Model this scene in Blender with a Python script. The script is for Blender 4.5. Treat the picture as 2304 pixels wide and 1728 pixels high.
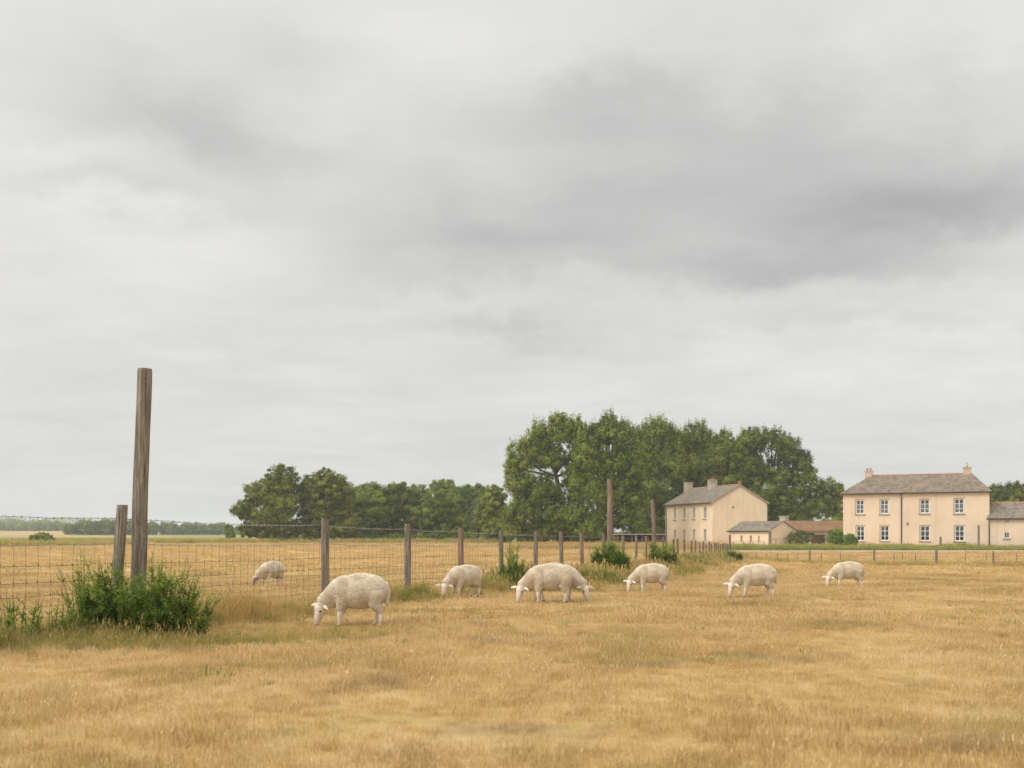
import bpy, math, random
import numpy as np
from mathutils import Vector, Matrix, noise as mnoise

for o in list(bpy.data.objects):
    bpy.data.objects.remove(o)
scene = bpy.context.scene
COL = scene.collection
R = math.radians
random.seed(7)
rng = np.random.default_rng(11)

# ------------------------------------------------------------------ camera
E = 1.30                       # eye height over the ground under the camera
F, CX, HY = 2240.0, 1152.0, 1195.0
cam_d = bpy.data.cameras.new('camera')
cam = bpy.data.objects.new('camera', cam_d)
COL.objects.link(cam)
cam.location = (0, 0, E)
cam.rotation_euler = (R(90), 0, 0)
cam_d.sensor_width = 36.0
cam_d.lens = 35.0
cam_d.shift_y = (HY - 864.0) / 2304.0
cam_d.clip_start = 0.1
cam_d.clip_end = 8000
cam_d.dof.use_dof = True
cam_d.dof.focus_distance = 19.0
cam_d.dof.aperture_fstop = 2.4
scene.camera = cam

# ------------------------------------------------------------------ exposure
vs = scene.view_settings
vs.view_transform = 'Standard'
vs.look = 'None'
vs.exposure = 0.0
vs.gamma = 1.0
vs.use_curve_mapping = False
scene.render.film_transparent = False
scene.cycles.max_bounces = 6
scene.cycles.diffuse_bounces = 3
scene.cycles.transparent_max_bounces = 6
scene.cycles.volume_bounces = 1
scene.cycles.use_denoising = True
scene.cycles.denoiser = 'OPENIMAGEDENOISE'
scene.cycles.denoising_input_passes = 'RGB_ALBEDO_NORMAL'
scene.cycles.denoising_prefilter = 'ACCURATE'
scene.cycles.use_adaptive_sampling = False

# ------------------------------------------------------------------ sun
SUN = Vector((-0.74, -0.46, 0.80)).normalized()
sun_d = bpy.data.lights.new('sun', 'SUN')
sun_d.energy = 1.5
sun_d.angle = R(24)
sun_d.color = (1.0, 0.955, 0.89)
sun = bpy.data.objects.new('sun', sun_d)
COL.objects.link(sun)
sun.rotation_euler = (-SUN).to_track_quat('-Z', 'Y').to_euler()
sun.location = (-20, -25, 40)

# ------------------------------------------------------------------ node helper
class NT:
    def __init__(self, tree):
        self.t = tree
    def n(self, typ, **kw):
        nd = self.t.nodes.new(typ)
        for k, v in kw.items():
            setattr(nd, k, v)
        return nd
    def set(self, sock, v):
        if hasattr(v, 'is_linked') or hasattr(v, 'links'):
            self.t.links.new(v, sock)
        elif isinstance(v, (tuple, list)):
            if len(v) == 3 and len(sock.default_value) == 4:
                v = (*v, 1)
            sock.default_value = v
        else:
            sock.default_value = v
    def math(self, op, a, b=0.0, c=0.0, clamp=False):
        nd = self.n('ShaderNodeMath', operation=op, use_clamp=clamp)
        self.set(nd.inputs[0], a); self.set(nd.inputs[1], b); self.set(nd.inputs[2], c)
        return nd.outputs[0]
    def vmath(self, op, a, b=(0, 0, 0), scale=None):
        nd = self.n('ShaderNodeVectorMath', operation=op)
        self.set(nd.inputs[0], a); self.set(nd.inputs[1], b)
        if scale is not None:
            self.set(nd.inputs['Scale'], scale)
        return nd.outputs['Value'] if op in ('DOT_PRODUCT', 'LENGTH') else nd.outputs['Vector']
    def noise(self, vec, scale, detail=3.0, rough=0.55, dist=0.0, color=False):
        nd = self.n('ShaderNodeTexNoise')
        if vec is not None:
            self.set(nd.inputs['Vector'], vec)
        self.set(nd.inputs['Scale'], scale); self.set(nd.inputs['Detail'], detail)
        self.set(nd.inputs['Roughness'], rough); self.set(nd.inputs['Distortion'], dist)
        return nd.outputs['Color' if color else 'Fac']
    def mix(self, fac, a, b, mode='MIX'):
        nd = self.n('ShaderNodeMix', data_type='RGBA', blend_type=mode, clamp_factor=True)
        self.set(nd.inputs[0], fac); self.set(nd.inputs[6], a); self.set(nd.inputs[7], b)
        return nd.outputs[2]
    def ss(self, v, a, b, lo=0.0, hi=1.0):
        nd = self.n('ShaderNodeMapRange', interpolation_type='SMOOTHSTEP')
        self.set(nd.inputs[0], v); self.set(nd.inputs[1], a); self.set(nd.inputs[2], b)
        self.set(nd.inputs[3], lo); self.set(nd.inputs[4], hi)
        return nd.outputs[0]
    def ramp(self, fac, stops):
        nd = self.n('ShaderNodeValToRGB')
        cr = nd.color_ramp
        while len(cr.elements) < len(stops):
            cr.elements.new(0.5)
        for el, (p, c) in zip(cr.elements, stops):
            el.position = p; el.color = (*c, 1)
        self.set(nd.inputs[0], fac)
        return nd.outputs[0]
    def bump(self, h, strength, dist=0.02):
        nd = self.n('ShaderNodeBump')
        self.set(nd.inputs['Height'], h); self.set(nd.inputs['Strength'], strength)
        self.set(nd.inputs['Distance'], dist)
        return nd.outputs[0]

# ------------------------------------------------------------------ world: overcast sky
world = bpy.data.worlds.new('World')
scene.world = world
world.use_nodes = True
world.node_tree.nodes.clear()
w = NT(world.node_tree)
gen = w.n('ShaderNodeTexCoord').outputs['Generated']
sep = w.n('ShaderNodeSeparateXYZ'); w.set(sep.inputs[0], gen)
up = sep.outputs['Z']
# cloud deck seen in perspective: directions projected on a flat layer
zc = w.math('ADD', w.math('MAXIMUM', up, 0.0), 0.16)
comb = w.n('ShaderNodeCombineXYZ')
w.set(comb.inputs[0], w.math('DIVIDE', sep.outputs['X'], zc))
w.set(comb.inputs[1], w.math('DIVIDE', sep.outputs['Y'], zc))
deck = comb.outputs[0]
deck = w.vmath('MULTIPLY', deck, (0.80, 1.05, 1.0))
n1 = w.noise(deck, 1.3, 7.0, 0.58, 0.45)
n3 = w.noise(w.vmath('ADD', w.vmath('MULTIPLY', deck, (0.9, 1.5, 1.0)), (7.1, 4.4, 0.0)), 3.0, 7.0, 0.6, 0.5)
n2 = w.noise(w.vmath('ADD', deck, (3.7, 1.9, 0.4)), 3.4, 7.0, 0.58, 0.4)
warp = w.vmath('SCALE', w.vmath('SUBTRACT', w.noise(w.vmath('MULTIPLY', gen, (1.0, 1.0, 1.8)), 5.0, 6.0, 0.6, 0.0, True), (0.5, 0.5, 0.5)), scale=0.17)
wd = w.vmath('NORMALIZE', w.vmath('ADD', gen, warp))
lum = w.math('MULTIPLY_ADD', w.math('SUBTRACT', n1, 0.5), 0.22, 0.752)
lum = w.math('MULTIPLY_ADD', w.math('SUBTRACT', n2, 0.5), 0.125, lum)
lum = w.math('MULTIPLY_ADD', w.math('SUBTRACT', n3, 0.5), 0.075, lum)
rag = w.math('MULTIPLY_ADD', w.ss(n2, 0.25, 0.75), 0.30, 0.86)
def blob(px, py, rx, ry, amt):
    """a thicker (dark) or thinner (bright) stretch of cloud round one direction of the sky"""
    global lum
    c = Vector(((px - CX) / F, 1.0, (HY - py) / F)).normalized()
    rt = c.cross(Vector((0, 0, 1))).normalized()
    u = rt.cross(c).normalized()
    sx, sy = rx / F, ry / F
    a = w.math('DIVIDE', w.vmath('DOT_PRODUCT', wd, tuple(rt)), sx)
    b = w.math('DIVIDE', w.vmath('DOT_PRODUCT', wd, tuple(u)), sy)
    q = w.math('ADD', w.math('MULTIPLY', a, a), w.math('MULTIPLY', b, b))
    g = w.math('EXPONENT', w.math('MULTIPLY', q, -1.0))
    front = w.math('GREATER_THAN', w.vmath('DOT_PRODUCT', wd, tuple(c)), 0.0)
    lum = w.math('MULTIPLY_ADD', w.math('MULTIPLY', w.math('MULTIPLY', g, rag), front), amt * (1.50 if amt < 0 else 1.1), lum)
for bdat in [(2010, 500, 370, 100, -.115), (1600, 400, 620, 190, -.10), (2260, 420, 260, 110, -.05), (1080, 560, 330, 62, -.11), (450, 255, 280, 105, -.12),
             (1250, 470, 380, 90, -.05), (720, 80, 210, 80, -.08), (1130, 735, 270, 30, -.08),
             (1780, 640, 460, 45, -.09), (1180, 640, 500, 40, -.05), (600, 800, 420, 40, -.04), (300, 420, 300, 40, -.05), (1900, 740, 380, 26, -.05), (1350, 210, 220, 75, -.08), (1820, 230, 260, 120, -.06),
             (130, 310, 150, 45, .05), (660, 235, 150, 45, .07), (930, 90, 330, 110, .06),
             (2150, 60, 320, 90, .05), (2020, 830, 520, 90, .045), (2220, 570, 170, 45, .06),
             (300, 500, 420, 60, .04), (1350, 660, 260, 26, .05)]:
    blob(*bdat)
# an overcast sky is brighter overhead and towards the veiled sun than along the horizon
zen = w.ss(up, 0.50, 0.95, 0.0, 0.75)
glow = w.ss(w.vmath('DOT_PRODUCT', gen, tuple(SUN)), 0.1, 1.0, 0.0, 0.9)
lum = w.math('MULTIPLY_ADD', w.ss(up, 0.0, 0.26), 0.055, w.math('SUBTRACT', lum, 0.05))
lum2 = w.math('MULTIPLY', lum, w.math('ADD', w.math('ADD', zen, glow), 1.0))
tint = w.ramp(lum, [(0.40, (0.990, 1.0, 0.996)), (0.62, (1.0, 0.998, 0.982)), (0.80, (1.008, 0.997, 0.968))])
cloud = w.vmath('SCALE', tint, scale=w.math('MULTIPLY', lum2, 10.0))
sky = w.n('ShaderNodeTexSky', sky_type='NISHITA', sun_disc=False)
sky.sun_elevation = math.asin(SUN.z)
sky.sun_rotation = math.atan2(SUN.x, SUN.y)
skyc = w.mix(0.985, sky.outputs[0], cloud)
bg = w.n('ShaderNodeBackground')
w.set(bg.inputs['Color'], skyc)
bg.inputs['Strength'].default_value = 0.1
outw = w.n('ShaderNodeOutputWorld')
w.set(outw.inputs[0], bg.outputs[0])

# ------------------------------------------------------------------ ground profile
_py = np.array([-40, 0, 8, 14.5, 20, 23, 26, 29, 40, 63, 80, 88, 97, 112, 130, 200, 430, 700, 3000.])
_pz = np.array([-1.3, -1.3, -1.3, -1.36, -1.47, -1.53, -1.59, -1.66, -1.78, -1.87, -1.82, -1.74, -1.58, -1.50, -1.42, -1.46, -1.60, -1.3, -1.0])
FA, FB = -9.747, 0.354            # the stock fence: x = FA + FB * y
def sstep(t):
    t = np.clip(t, 0, 1); return t * t * (3 - 2 * t)
def G(x, y):
    x = np.asarray(x, float); y = np.asarray(y, float)
    r = 0
    for k in (-.08, -.03, .03, .08):
        r = r + np.interp(y * (1 + k), _py, _pz)
    r = r / 4
    near = 1 - sstep((y - 60) / 30)
    b = (np.sin(x * 1.3 + 1.7 * np.sin(y * .5) + .4) * np.sin(y * .95 + 1.1 * np.sin(x * .6)) * .022
         + np.sin(x * .45 - y * .31 + 1.0) * np.sin(y * .37 + x * .12) * .030
         + np.sin(x * 2.9 + 2.1 * np.sin(y * 1.1)) * np.sin(y * 2.3 + 1.4 * np.sin(x * 1.7)) * .009)
    r = r + b * near
    fx = (x - (FA + FB * y)) / 1.06
    r = r + .10 * np.exp(-(fx / .7) ** 2) * near * (1 - sstep((y - 50) / 15))
    r = r + 1.5 * sstep((y - 330) / 170) * sstep((-x / np.maximum(y, 1) - .40) / .05)
    return E + r
def gz(x, y):
    return float(G(x, y))
def W(px, py, d):
    return Vector(((px - CX) / F * d, d, E - (py - HY) / F * d))
def X(px, d):
    return (px - CX) / F * d
def Z(py, d):
    return E - (py - HY) / F * d
def fence_y(px):
    return -FA / (FB - (px - CX) / F)

# ------------------------------------------------------------------ mesh helpers
def link(o, parent=None):
    COL.objects.link(o)
    if parent is not None:
        o.parent = parent
    return o
def tag(o, label=None, cat=None, group=None, kind=None):
    if label: o['label'] = label
    if cat: o['category'] = cat
    if group: o['group'] = group
    if kind: o['kind'] = kind
    return o
def empty(name, loc, rz=0, label=None, cat=None, group=None):
    o = bpy.data.objects.new(name, None)
    o.location = loc; o.rotation_euler = (0, 0, rz); o.empty_display_size = .2
    link(o)
    return tag(o, label, cat, group)
def mesh_obj(name, V, faces, mat, parent=None, smooth=False):
    me = bpy.data.meshes.new(name)
    if isinstance(faces, np.ndarray):
        V = np.asarray(V, np.float32)
        n, k = faces.shape
        me.vertices.add(len(V)); me.vertices.foreach_set('co', V.ravel())
        me.loops.add(n * k); me.loops.foreach_set('vertex_index', faces.astype(np.int32).ravel())
        me.polygons.add(n)
        me.polygons.foreach_set('loop_start', np.arange(0, n * k, k, dtype=np.int32))
        me.polygons.foreach_set('loop_total', np.full(n, k, np.int32))
        me.update(calc_edges=True)
        me.validate()
    else:
        me.from_pydata([tuple(v) for v in V], [], faces)
        me.update()
    if smooth:
        me.polygons.foreach_set('use_smooth', [True] * len(me.polygons))
    if mat is not None:
        me.materials.append(mat)
    o = bpy.data.objects.new(name, me)
    return link(o, parent)
def attr(o, name, arr, typ='FLOAT'):
    a = o.data.attributes.new(name, typ, 'POINT')
    a.data.foreach_set('value' if typ in ('FLOAT', 'INT') else 'vector', np.asarray(arr, np.float32 if typ != 'INT' else np.int32).ravel())

class MB:
    def __init__(self):
        self.v = []; self.f = []
    def add(self, vs, fs):
        b = len(self.v)
        self.v += [tuple(p) for p in vs]
        self.f += [tuple(b + i for i in f) for f in fs]
    def box(self, x0, x1, y0, y1, z0, z1):
        self.add([(x0, y0, z0), (x1, y0, z0), (x1, y1, z0), (x0, y1, z0), (x0, y0, z1), (x1, y0, z1), (x1, y1, z1), (x0, y1, z1)],
                 [(0, 3, 2, 1), (4, 5, 6, 7), (0, 1, 5, 4), (1, 2, 6, 5), (2, 3, 7, 6), (3, 0, 4, 7)])
    def quad(self, *p):
        self.add(p, [tuple(range(len(p)))])
    def tube(self, pts, rad, n=6, cap=True):
        pts = [Vector(p) for p in pts]
        if not hasattr(rad, '__len__'):
            rad = [rad] * len(pts)
        vs = []
        for i, p in enumerate(pts):
            a = pts[max(i - 1, 0)]; b = pts[min(i + 1, len(pts) - 1)]
            t = (b - a).normalized() if (b - a).length > 1e-9 else Vector((0, 0, 1))
            ref = Vector((0, 0, 1)) if abs(t.z) < .9 else Vector((1, 0, 0))
            s = t.cross(ref).normalized(); u = s.cross(t)
            for k in range(n):
                an = 2 * math.pi * k / n
                vs.append(p + (s * math.cos(an) + u * math.sin(an)) * rad[i])
        fs = []
        for i in range(len(pts) - 1):
            for k in range(n):
                k2 = (k + 1) % n
                fs.append((i * n + k, i * n + k2, (i + 1) * n + k2, (i + 1) * n + k))
        if cap:
            fs.append(tuple(range(n))[::-1]); fs.append(tuple((len(pts) - 1) * n + k for k in range(n)))
        self.add(vs, fs)
    def build(self, name, mat, parent=None, smooth=False):
        return mesh_obj(name, self.v, self.f, mat, parent, smooth)

# ------------------------------------------------------------------ materials
def new_mat(name):
    m = bpy.data.materials.new(name); m.use_nodes = True
    m.node_tree.nodes.clear()
    t = NT(m.node_tree)
    out = t.n('ShaderNodeOutputMaterial')
    return m, t, out
def principled(t, out, col, rough=0.9, spec=0.25, normal=None, metal=0.0):
    p = t.n('ShaderNodeBsdfPrincipled')
    t.set(p.inputs['Base Color'], col); t.set(p.inputs['Roughness'], rough)
    t.set(p.inputs['Specular IOR Level'], spec); t.set(p.inputs['Metallic'], metal)
    if normal is not None:
        t.set(p.inputs['Normal'], normal)
    t.set(out.inputs[0], p.outputs[0])
    return p
def pos(t):
    return t.n('ShaderNodeNewGeometry').outputs['Position']
def objc(t):
    return t.n('ShaderNodeTexCoord').outputs['Object']
def mat_plain(name, c1, c2, scale=3.0, rough=0.9, bump=0.0, spec=0.2, bscale=None, stretch=None, metal=0.0):
    m, t, out = new_mat(name)
    v = objc(t)
    if stretch:
        v = t.vmath('MULTIPLY', v, stretch)
    n = t.noise(v, scale, 5.0, 0.6)
    col = t.mix(t.ss(n, .35, .68), c1, c2)
    nm = None
    if bump:
        nm = t.bump(t.noise(v, bscale or scale * 4, 4.0, .6), bump)
    principled(t, out, col, rough, spec, nm, metal)
    return m
def mat_leafy(name, dark, mid, lite, trans=0.40, pscale=0.35, rough=0.7):
    m, t, out = new_mat(name)
    a = t.n('ShaderNodeAttribute', attribute_name='tint').outputs['Fac']
    n = t.noise(pos(t), pscale, 3.0, .6)
    f = t.math('ADD', t.math('MULTIPLY', a, .62), t.math('MULTIPLY', t.ss(n, .3, .7), .38))
    col = t.ramp(f, [(0.12, dark), (.5, mid), (.88, lite)])
    p = t.n('ShaderNodeBsdfPrincipled')
    t.set(p.inputs['Base Color'], col); t.set(p.inputs['Roughness'], rough); t.set(p.inputs['Specular IOR Level'], .08)
    tr = t.n('ShaderNodeBsdfTranslucent'); t.set(tr.inputs[0], t.mix(1.0, col, (1.1, 1.15, .7), 'MULTIPLY'))
    mx = t.n('ShaderNodeMixShader'); t.set(mx.inputs[0], trans)
    t.set(mx.inputs[1], p.outputs[0]); t.set(mx.inputs[2], tr.outputs[0])
    t.set(out.inputs[0], mx.outputs[0])
    return m

def straw_colour(t, p, tnt=None):
    """colour of the parched field at world position p, shared by the soil and the grass on it"""
    nA = t.noise(p, .33, 4.0, .6, .4)
    nB = t.noise(t.vmath('ADD', p, (31, 7, 0)), 1.15, 4.0, .6, .3)
    nC = t.noise(t.vmath('ADD', p, (3, 57, 0)), 5.5, 3.0, .6)
    f = t.math('ADD', t.math('MULTIPLY', nA, .42), t.math('ADD', t.math('MULTIPLY', nB, .33), t.math('MULTIPLY', nC, .25)))
    if tnt is not None:
        f = t.math('ADD', f, t.math('MULTIPLY', t.math('SUBTRACT', tnt, .5), .42))
    c = t.ramp(f, [(.28, (.305, .200, .080)), (.41, (.515, .346, .132)), (.52, (.640, .452, .200)), (.68, (.755, .592, .352))])
    gA = t.noise(t.vmath('ADD', p, (12, 91, 0)), .55, 3.0, .6)
    g = t.math('MULTIPLY', t.ss(gA, .52, .70), t.ss(nC, .35, .65))
    c = t.mix(t.math('MULTIPLY', g, .60), c, (.330, .320, .090))
    gD = t.noise(t.vmath('ADD', p, (77, 13, 0)), .8, 3.0, .6, .5)
    c = t.mix(t.math('MULTIPLY', t.ss(gD, .58, .70), .45), c, (.330, .245, .150))
    return c

mG, t, out = new_mat('field_soil')
P = pos(t); sp = t.n('ShaderNodeSeparateXYZ'); t.set(sp.inputs[0], P)
px_, py_ = sp.outputs['X'], sp.outputs['Y']
wob = t.math('MULTIPLY', t.math('SUBTRACT', t.noise(P, .06, 3.0, .6), .5), 30.0)
yy = t.math('ADD', py_, wob)
c = straw_colour(t, P)
c = t.mix(t.math('MULTIPLY', t.math('SUBTRACT', 1.0, t.ss(py_, 30.0, 60.0)), .35), c, (.26, .165, .07))
grn = t.mix(t.ss(t.noise(P, .05, 4.0, .65), .38, .62), (.14, .165, .045), (.34, .30, .10))
c = t.mix(t.ss(yy, 124.0, 140.0), c, grn)
far = t.mix(t.ss(t.noise(P, .012, 3.0, .6), .42, .58), (.20, .22, .08), (.42, .33, .14))
c = t.mix(t.ss(yy, 210.0, 250.0), c, far)
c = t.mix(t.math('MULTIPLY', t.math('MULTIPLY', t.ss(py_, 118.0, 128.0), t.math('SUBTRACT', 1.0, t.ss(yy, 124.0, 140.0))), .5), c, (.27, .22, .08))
stub = t.math('MULTIPLY', t.ss(yy, 335.0, 345.0), t.math('MULTIPLY', t.ss(t.math('DIVIDE', px_, t.math('MAXIMUM', py_, 1.0)), -.435, -.455), t.math('SUBTRACT', 1.0, t.ss(py_, 510.0, 530.0))))
c = t.mix(stub, c, (.46, .31, .16))
bh = t.math('ADD', t.noise(P, 14.0, 4.0, .7), t.math('MULTIPLY', t.noise(P, 2.0, 4.0, .6), 1.5))
principled(t, out, c, 1.0, .05, t.bump(bh, .8, .06))

mWood = {}
def mat_wood(name, base, lite, dark, gs=26.0):
    m, t, out = new_mat(name)
    v = objc(t)
    g = t.noise(t.vmath('MULTIPLY', v, (gs, gs, gs * .055)), 1.0, 6.0, .65, .6)
    b = t.noise(v, 1.6, 4.0, .6)
    cr = t.noise(t.vmath('MULTIPLY', v, (gs * 1.6, gs * 1.6, gs * .04)), 1.0, 3.0, .5, 1.2)
    c = t.mix(t.ss(g, .38, .66), base, lite)
    c = t.mix(t.math('MULTIPLY', t.ss(b, .5, .72), .55), c, (lite[0] * .72, lite[1] * .76, lite[2] * .70))
    c = t.mix(t.math('MULTIPLY', t.math('SUBTRACT', 1.0, t.ss(cr, .28, .42)), .9), c, dark)
    li = t.noise(t.vmath('MULTIPLY', v, (1.0, 1.0, .6)), 21.0, 4.0, .7)
    c = t.mix(t.math('MULTIPLY', t.ss(li, .56, .70), .45), c, (lite[0] * 1.25, lite[1] * 1.28, lite[2] * 1.2))
    h = t.math('ADD', g, t.math('MULTIPLY', t.ss(cr, .26, .42), .8))
    principled(t, out, c, .92, .15, t.bump(h, .9, .012))
    return m
mOak = mat_wood('weathered_post_wood', (.150, .120, .090), (.325, .280, .220), (.042, .033, .025))
mGrey = mat_wood('silvered_post_wood', (.140, .115, .088), (.290, .252, .205), (.045, .036, .028))
mPink = mat_wood('pinkish_post_wood', (.165, .115, .080), (.325, .250, .190), (.055, .038, .028))
mGreyD = mat_wood('dull_grey_post_wood', (.120, .094, .070), (.230, .190, .150), (.045, .035, .028))
mBark = mat_plain('tree_bark', (.055, .045, .034), (.115, .098, .075), 3.0, .95, .5)
mWire = mat_plain('galvanised_wire', (.26, .235, .21), (.48, .45, .42), 9.0, .6, 0, .4)
mRust = mat_plain('rusty_mesh_wire', (.085, .060, .048), (.17, .125, .10), 6.0, .8, 0, .2)

# ------------------------------------------------------------------ terrain
ys = np.concatenate([np.linspace(-14, 2, 20), np.linspace(2.2, 45, 216)[0:], np.geomspace(45.5, 3000, 170)])
xs_h = np.concatenate([np.arange(0, 26, .25), np.geomspace(26, 2400, 70)])
xs = np.concatenate([-xs_h[:0:-1], xs_h])
XX, YY = np.meshgrid(xs, ys)
ZZ = G(XX, YY)
nx, ny = len(xs), len(ys)
V = np.stack([XX, YY, ZZ], -1).reshape(-1, 3)
i = np.arange((ny - 1) * (nx - 1)); a = (i // (nx - 1)) * nx + i % (nx - 1)
ground = mesh_obj('ground', V, np.stack([a, a + 1, a + nx + 1, a + nx], 1), mG, smooth=True)
tag(ground, 'parched straw coloured pasture running to the horizon', 'ground', kind='structure')

# road in front of the houses
mRoad = mat_plain('pale_road_gravel', (.44, .37, .28), (.54, .46, .36), 2.0, .95, .3)
rx = np.linspace(19.2, 140, 76)
rc = 85.9 + .012 * (rx - 30)
RV = []
for xx, yc in zip(rx, rc):
    for off in (-1.5, 0, 1.6):
        RV.append((xx, yc + off, gz(xx, yc + off) + (.05 if off == 0 else .03)))
RF = []
for k in range(len(rx) - 1):
    for j in range(2):
        b = k * 3 + j
        RF.append((b, b + 3, b + 4, b + 1))
road = mesh_obj('road', RV, RF, mRoad)
tag(road, 'pale narrow country road passing in front of the houses', 'road', kind='structure')

# distant hill
HV = []; HFc = []
hx = np.linspace(-860, -560, 50)
for j, dy in enumerate((-160, -80, -30, 0, 60, 160)):
    for xx in hx:
        prof = math.exp(-((xx + 676) / 42) ** 2) * 23 + math.exp(-((xx + 620) / 40) ** 2) * 9
        HV.append((xx, 1500 + dy, gz(xx, 1500) - 3 + prof * math.cos(dy / 160 * math.pi / 2) ** 1.0))
for j in range(5):
    for k in range(49):
        b = j * 50 + k
        HFc.append((b, b + 1, b + 51, b + 50))
mHill = mat_plain('hill_turf', (.09, .12, .06), (.15, .17, .09), .02, 1.0)
hill = mesh_obj('hill', HV, HFc, mHill, smooth=True)
tag(hill, 'faint bluish hill far off on the left horizon', 'hill', kind='structure')

# ------------------------------------------------------------------ grass (scattered tufts)
def tuft_mesh(name, n, rad, h0, h1, wid, lean, mat, seed, heads=0.0):
    r = np.random.default_rng(seed)
    V = []; Fc = []; T = []
    for k in range(n):
        a = r.uniform(0, 2 * math.pi); q = rad * math.sqrt(r.uniform())
        b = np.array([q * math.cos(a), q * math.sin(a), -.015])
        h = r.uniform(h0, h1); an = r.uniform(0, 2 * math.pi); ln = abs(r.normal(0, lean)) * h
        d = np.array([math.cos(an), math.sin(an), 0])
        s = np.array([-math.sin(an + r.normal(0, .8)), math.cos(an + r.normal(0, .8)), 0])
        ww = wid * r.uniform(.6, 1.3)
        m = b + d * ln * .35 + np.array([0, 0, h * .6])
        tip = b + d * ln + np.array([0, 0, h * max(.55, 1 - .25 * ln / h)])
        i0 = len(V)
        V += [b - s * ww * .5, b + s * ww * .5, m + s * ww * .42, m - s * ww * .42, tip]
        Fc += [(i0, i0 + 1, i0 + 2, i0 + 3), (i0 + 3, i0 + 2, i0 + 4)]
        tv = r.uniform()
        T += [.5 + (tv - .5) * .8] * 5
        if r.uniform() < heads:
            i0 = len(V); hh = h * .22
            V += [tip - s * ww * 1.1, tip + s * ww * 1.1, tip + s * ww * .7 + np.array([0, 0, hh]) + d * hh * .4, tip - s * ww * .7 + np.array([0, 0, hh]) + d * hh * .4]
            Fc += [(i0, i0 + 1, i0 + 2, i0 + 3)]
            T += [.85] * 4
    me = bpy.data.meshes.new(name)
    me.from_pydata([tuple(v) for v in V], [], Fc); me.update()
    me.materials.append(mat)
    at = me.attributes.new('blade', 'FLOAT', 'POINT'); at.data.foreach_set('value', np.array(T, np.float32))
    return bpy.data.objects.new(name, me)

def grass_mat(name, mode):
    m, t, out = new_mat(name)
    bl = t.n('ShaderNodeAttribute', attribute_name='blade').outputs['Fac']
    ti = t.n('ShaderNodeAttribute', attribute_name='tint', attribute_type='INSTANCER').outputs['Fac']
    P = pos(t)
    if mode == 'straw':
        c = straw_colour(t, P, bl)
        c = t.mix(t.math('MULTIPLY', t.ss(ti, 0.93, 1.0), .45), c, (.290, .235, .055))
    elif mode == 'verge':
        n = t.noise(P, .9, 3.0, .6)
        f = t.math('ADD', t.math('MULTIPLY', bl, .40), t.math('ADD', t.math('MULTIPLY', n, .45), t.math('MULTIPLY', ti, .25)))
        c = t.ramp(f, [(.22, (.110, .150, .026)), (.38, (.240, .250, .055)), (.50, (.440, .360, .110)), (.68, (.620, .450, .190)), (.90, (.48, .26, .11))])
    else:
        n = t.noise(P, .5, 3.0, .6)
        f = t.math('ADD', t.math('MULTIPLY', bl, .45), t.math('MULTIPLY', n, .55))
        c = t.ramp(f, [(.22, (.150, .195, .032)), (.45, (.290, .318, .062)), (.66, (.420, .400, .110)), (.88, (.58, .47, .20))])
    p = t.n('ShaderNodeBsdfPrincipled')
    t.set(p.inputs['Base Color'], c); t.set(p.inputs['Roughness'], .7); t.set(p.inputs['Specular IOR Level'], .18)
    tr = t.n('ShaderNodeBsdfTranslucent'); t.set(tr.inputs[0], c)
    mx = t.n('ShaderNodeMixShader'); t.set(mx.inputs[0], .35)
    t.set(mx.inputs[1], p.outputs[0]); t.set(mx.inputs[2], tr.outputs[0])
    t.set(out.inputs[0], mx.outputs[0])
    return m
mStraw, mVerge, mLush = grass_mat('dry_grass', 'straw'), grass_mat('verge_grass', 'verge'), grass_mat('lush_grass', 'lush')

def scatter(name, pts, scl, tint, tufts, label):
    n = len(pts)
    o = mesh_obj(name, pts, [], None)
    attr(o, 'tint', tint)
    attr(o, 'scl', scl)
    rot = np.zeros((n, 3)); rot[:, 2] = rng.uniform(0, 6.283, n); rot[:, 0] = rng.normal(0, .08, n); rot[:, 1] = rng.normal(0, .08, n)
    attr(o, 'rot', rot, 'FLOAT_VECTOR')
    col = bpy.data.collections.new(name + '_tufts')
    for tf in tufts:
        col.objects.link(tf)
    ng = bpy.data.node_groups.new(name + '_nodes', 'GeometryNodeTree')
    ng.interface.new_socket('Geometry', in_out='INPUT', socket_type='NodeSocketGeometry')
    ng.interface.new_socket('Geometry', in_out='OUTPUT', socket_type='NodeSocketGeometry')
    N, L = ng.nodes, ng.links
    gi = N.new('NodeGroupInput'); go = N.new('NodeGroupOutput')
    ci = N.new('GeometryNodeCollectionInfo'); ci.inputs['Collection'].default_value = col
    ci.inputs['Separate Children'].default_value = True; ci.inputs['Reset Children'].default_value = True
    ip = N.new('GeometryNodeInstanceOnPoints'); ip.inputs['Pick Instance'].default_value = True
    ar = N.new('GeometryNodeInputNamedAttribute'); ar.data_type = 'FLOAT_VECTOR'; ar.inputs['Name'].default_value = 'rot'
    asn = N.new('GeometryNodeInputNamedAttribute'); asn.data_type = 'FLOAT'; asn.inputs['Name'].default_value = 'scl'
    L.new(gi.outputs[0], ip.inputs['Points']); L.new(ci.outputs[0], ip.inputs['Instance'])
    L.new(ar.outputs['Attribute'], ip.inputs['Rotation']); L.new(asn.outputs['Attribute'], ip.inputs['Scale'])
    L.new(ip.outputs[0], go.inputs[0])
    md = o.modifiers.new('scatter', 'NODES'); md.node_group = ng
    return tag(o, label, 'grass', kind='stuff')

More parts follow.
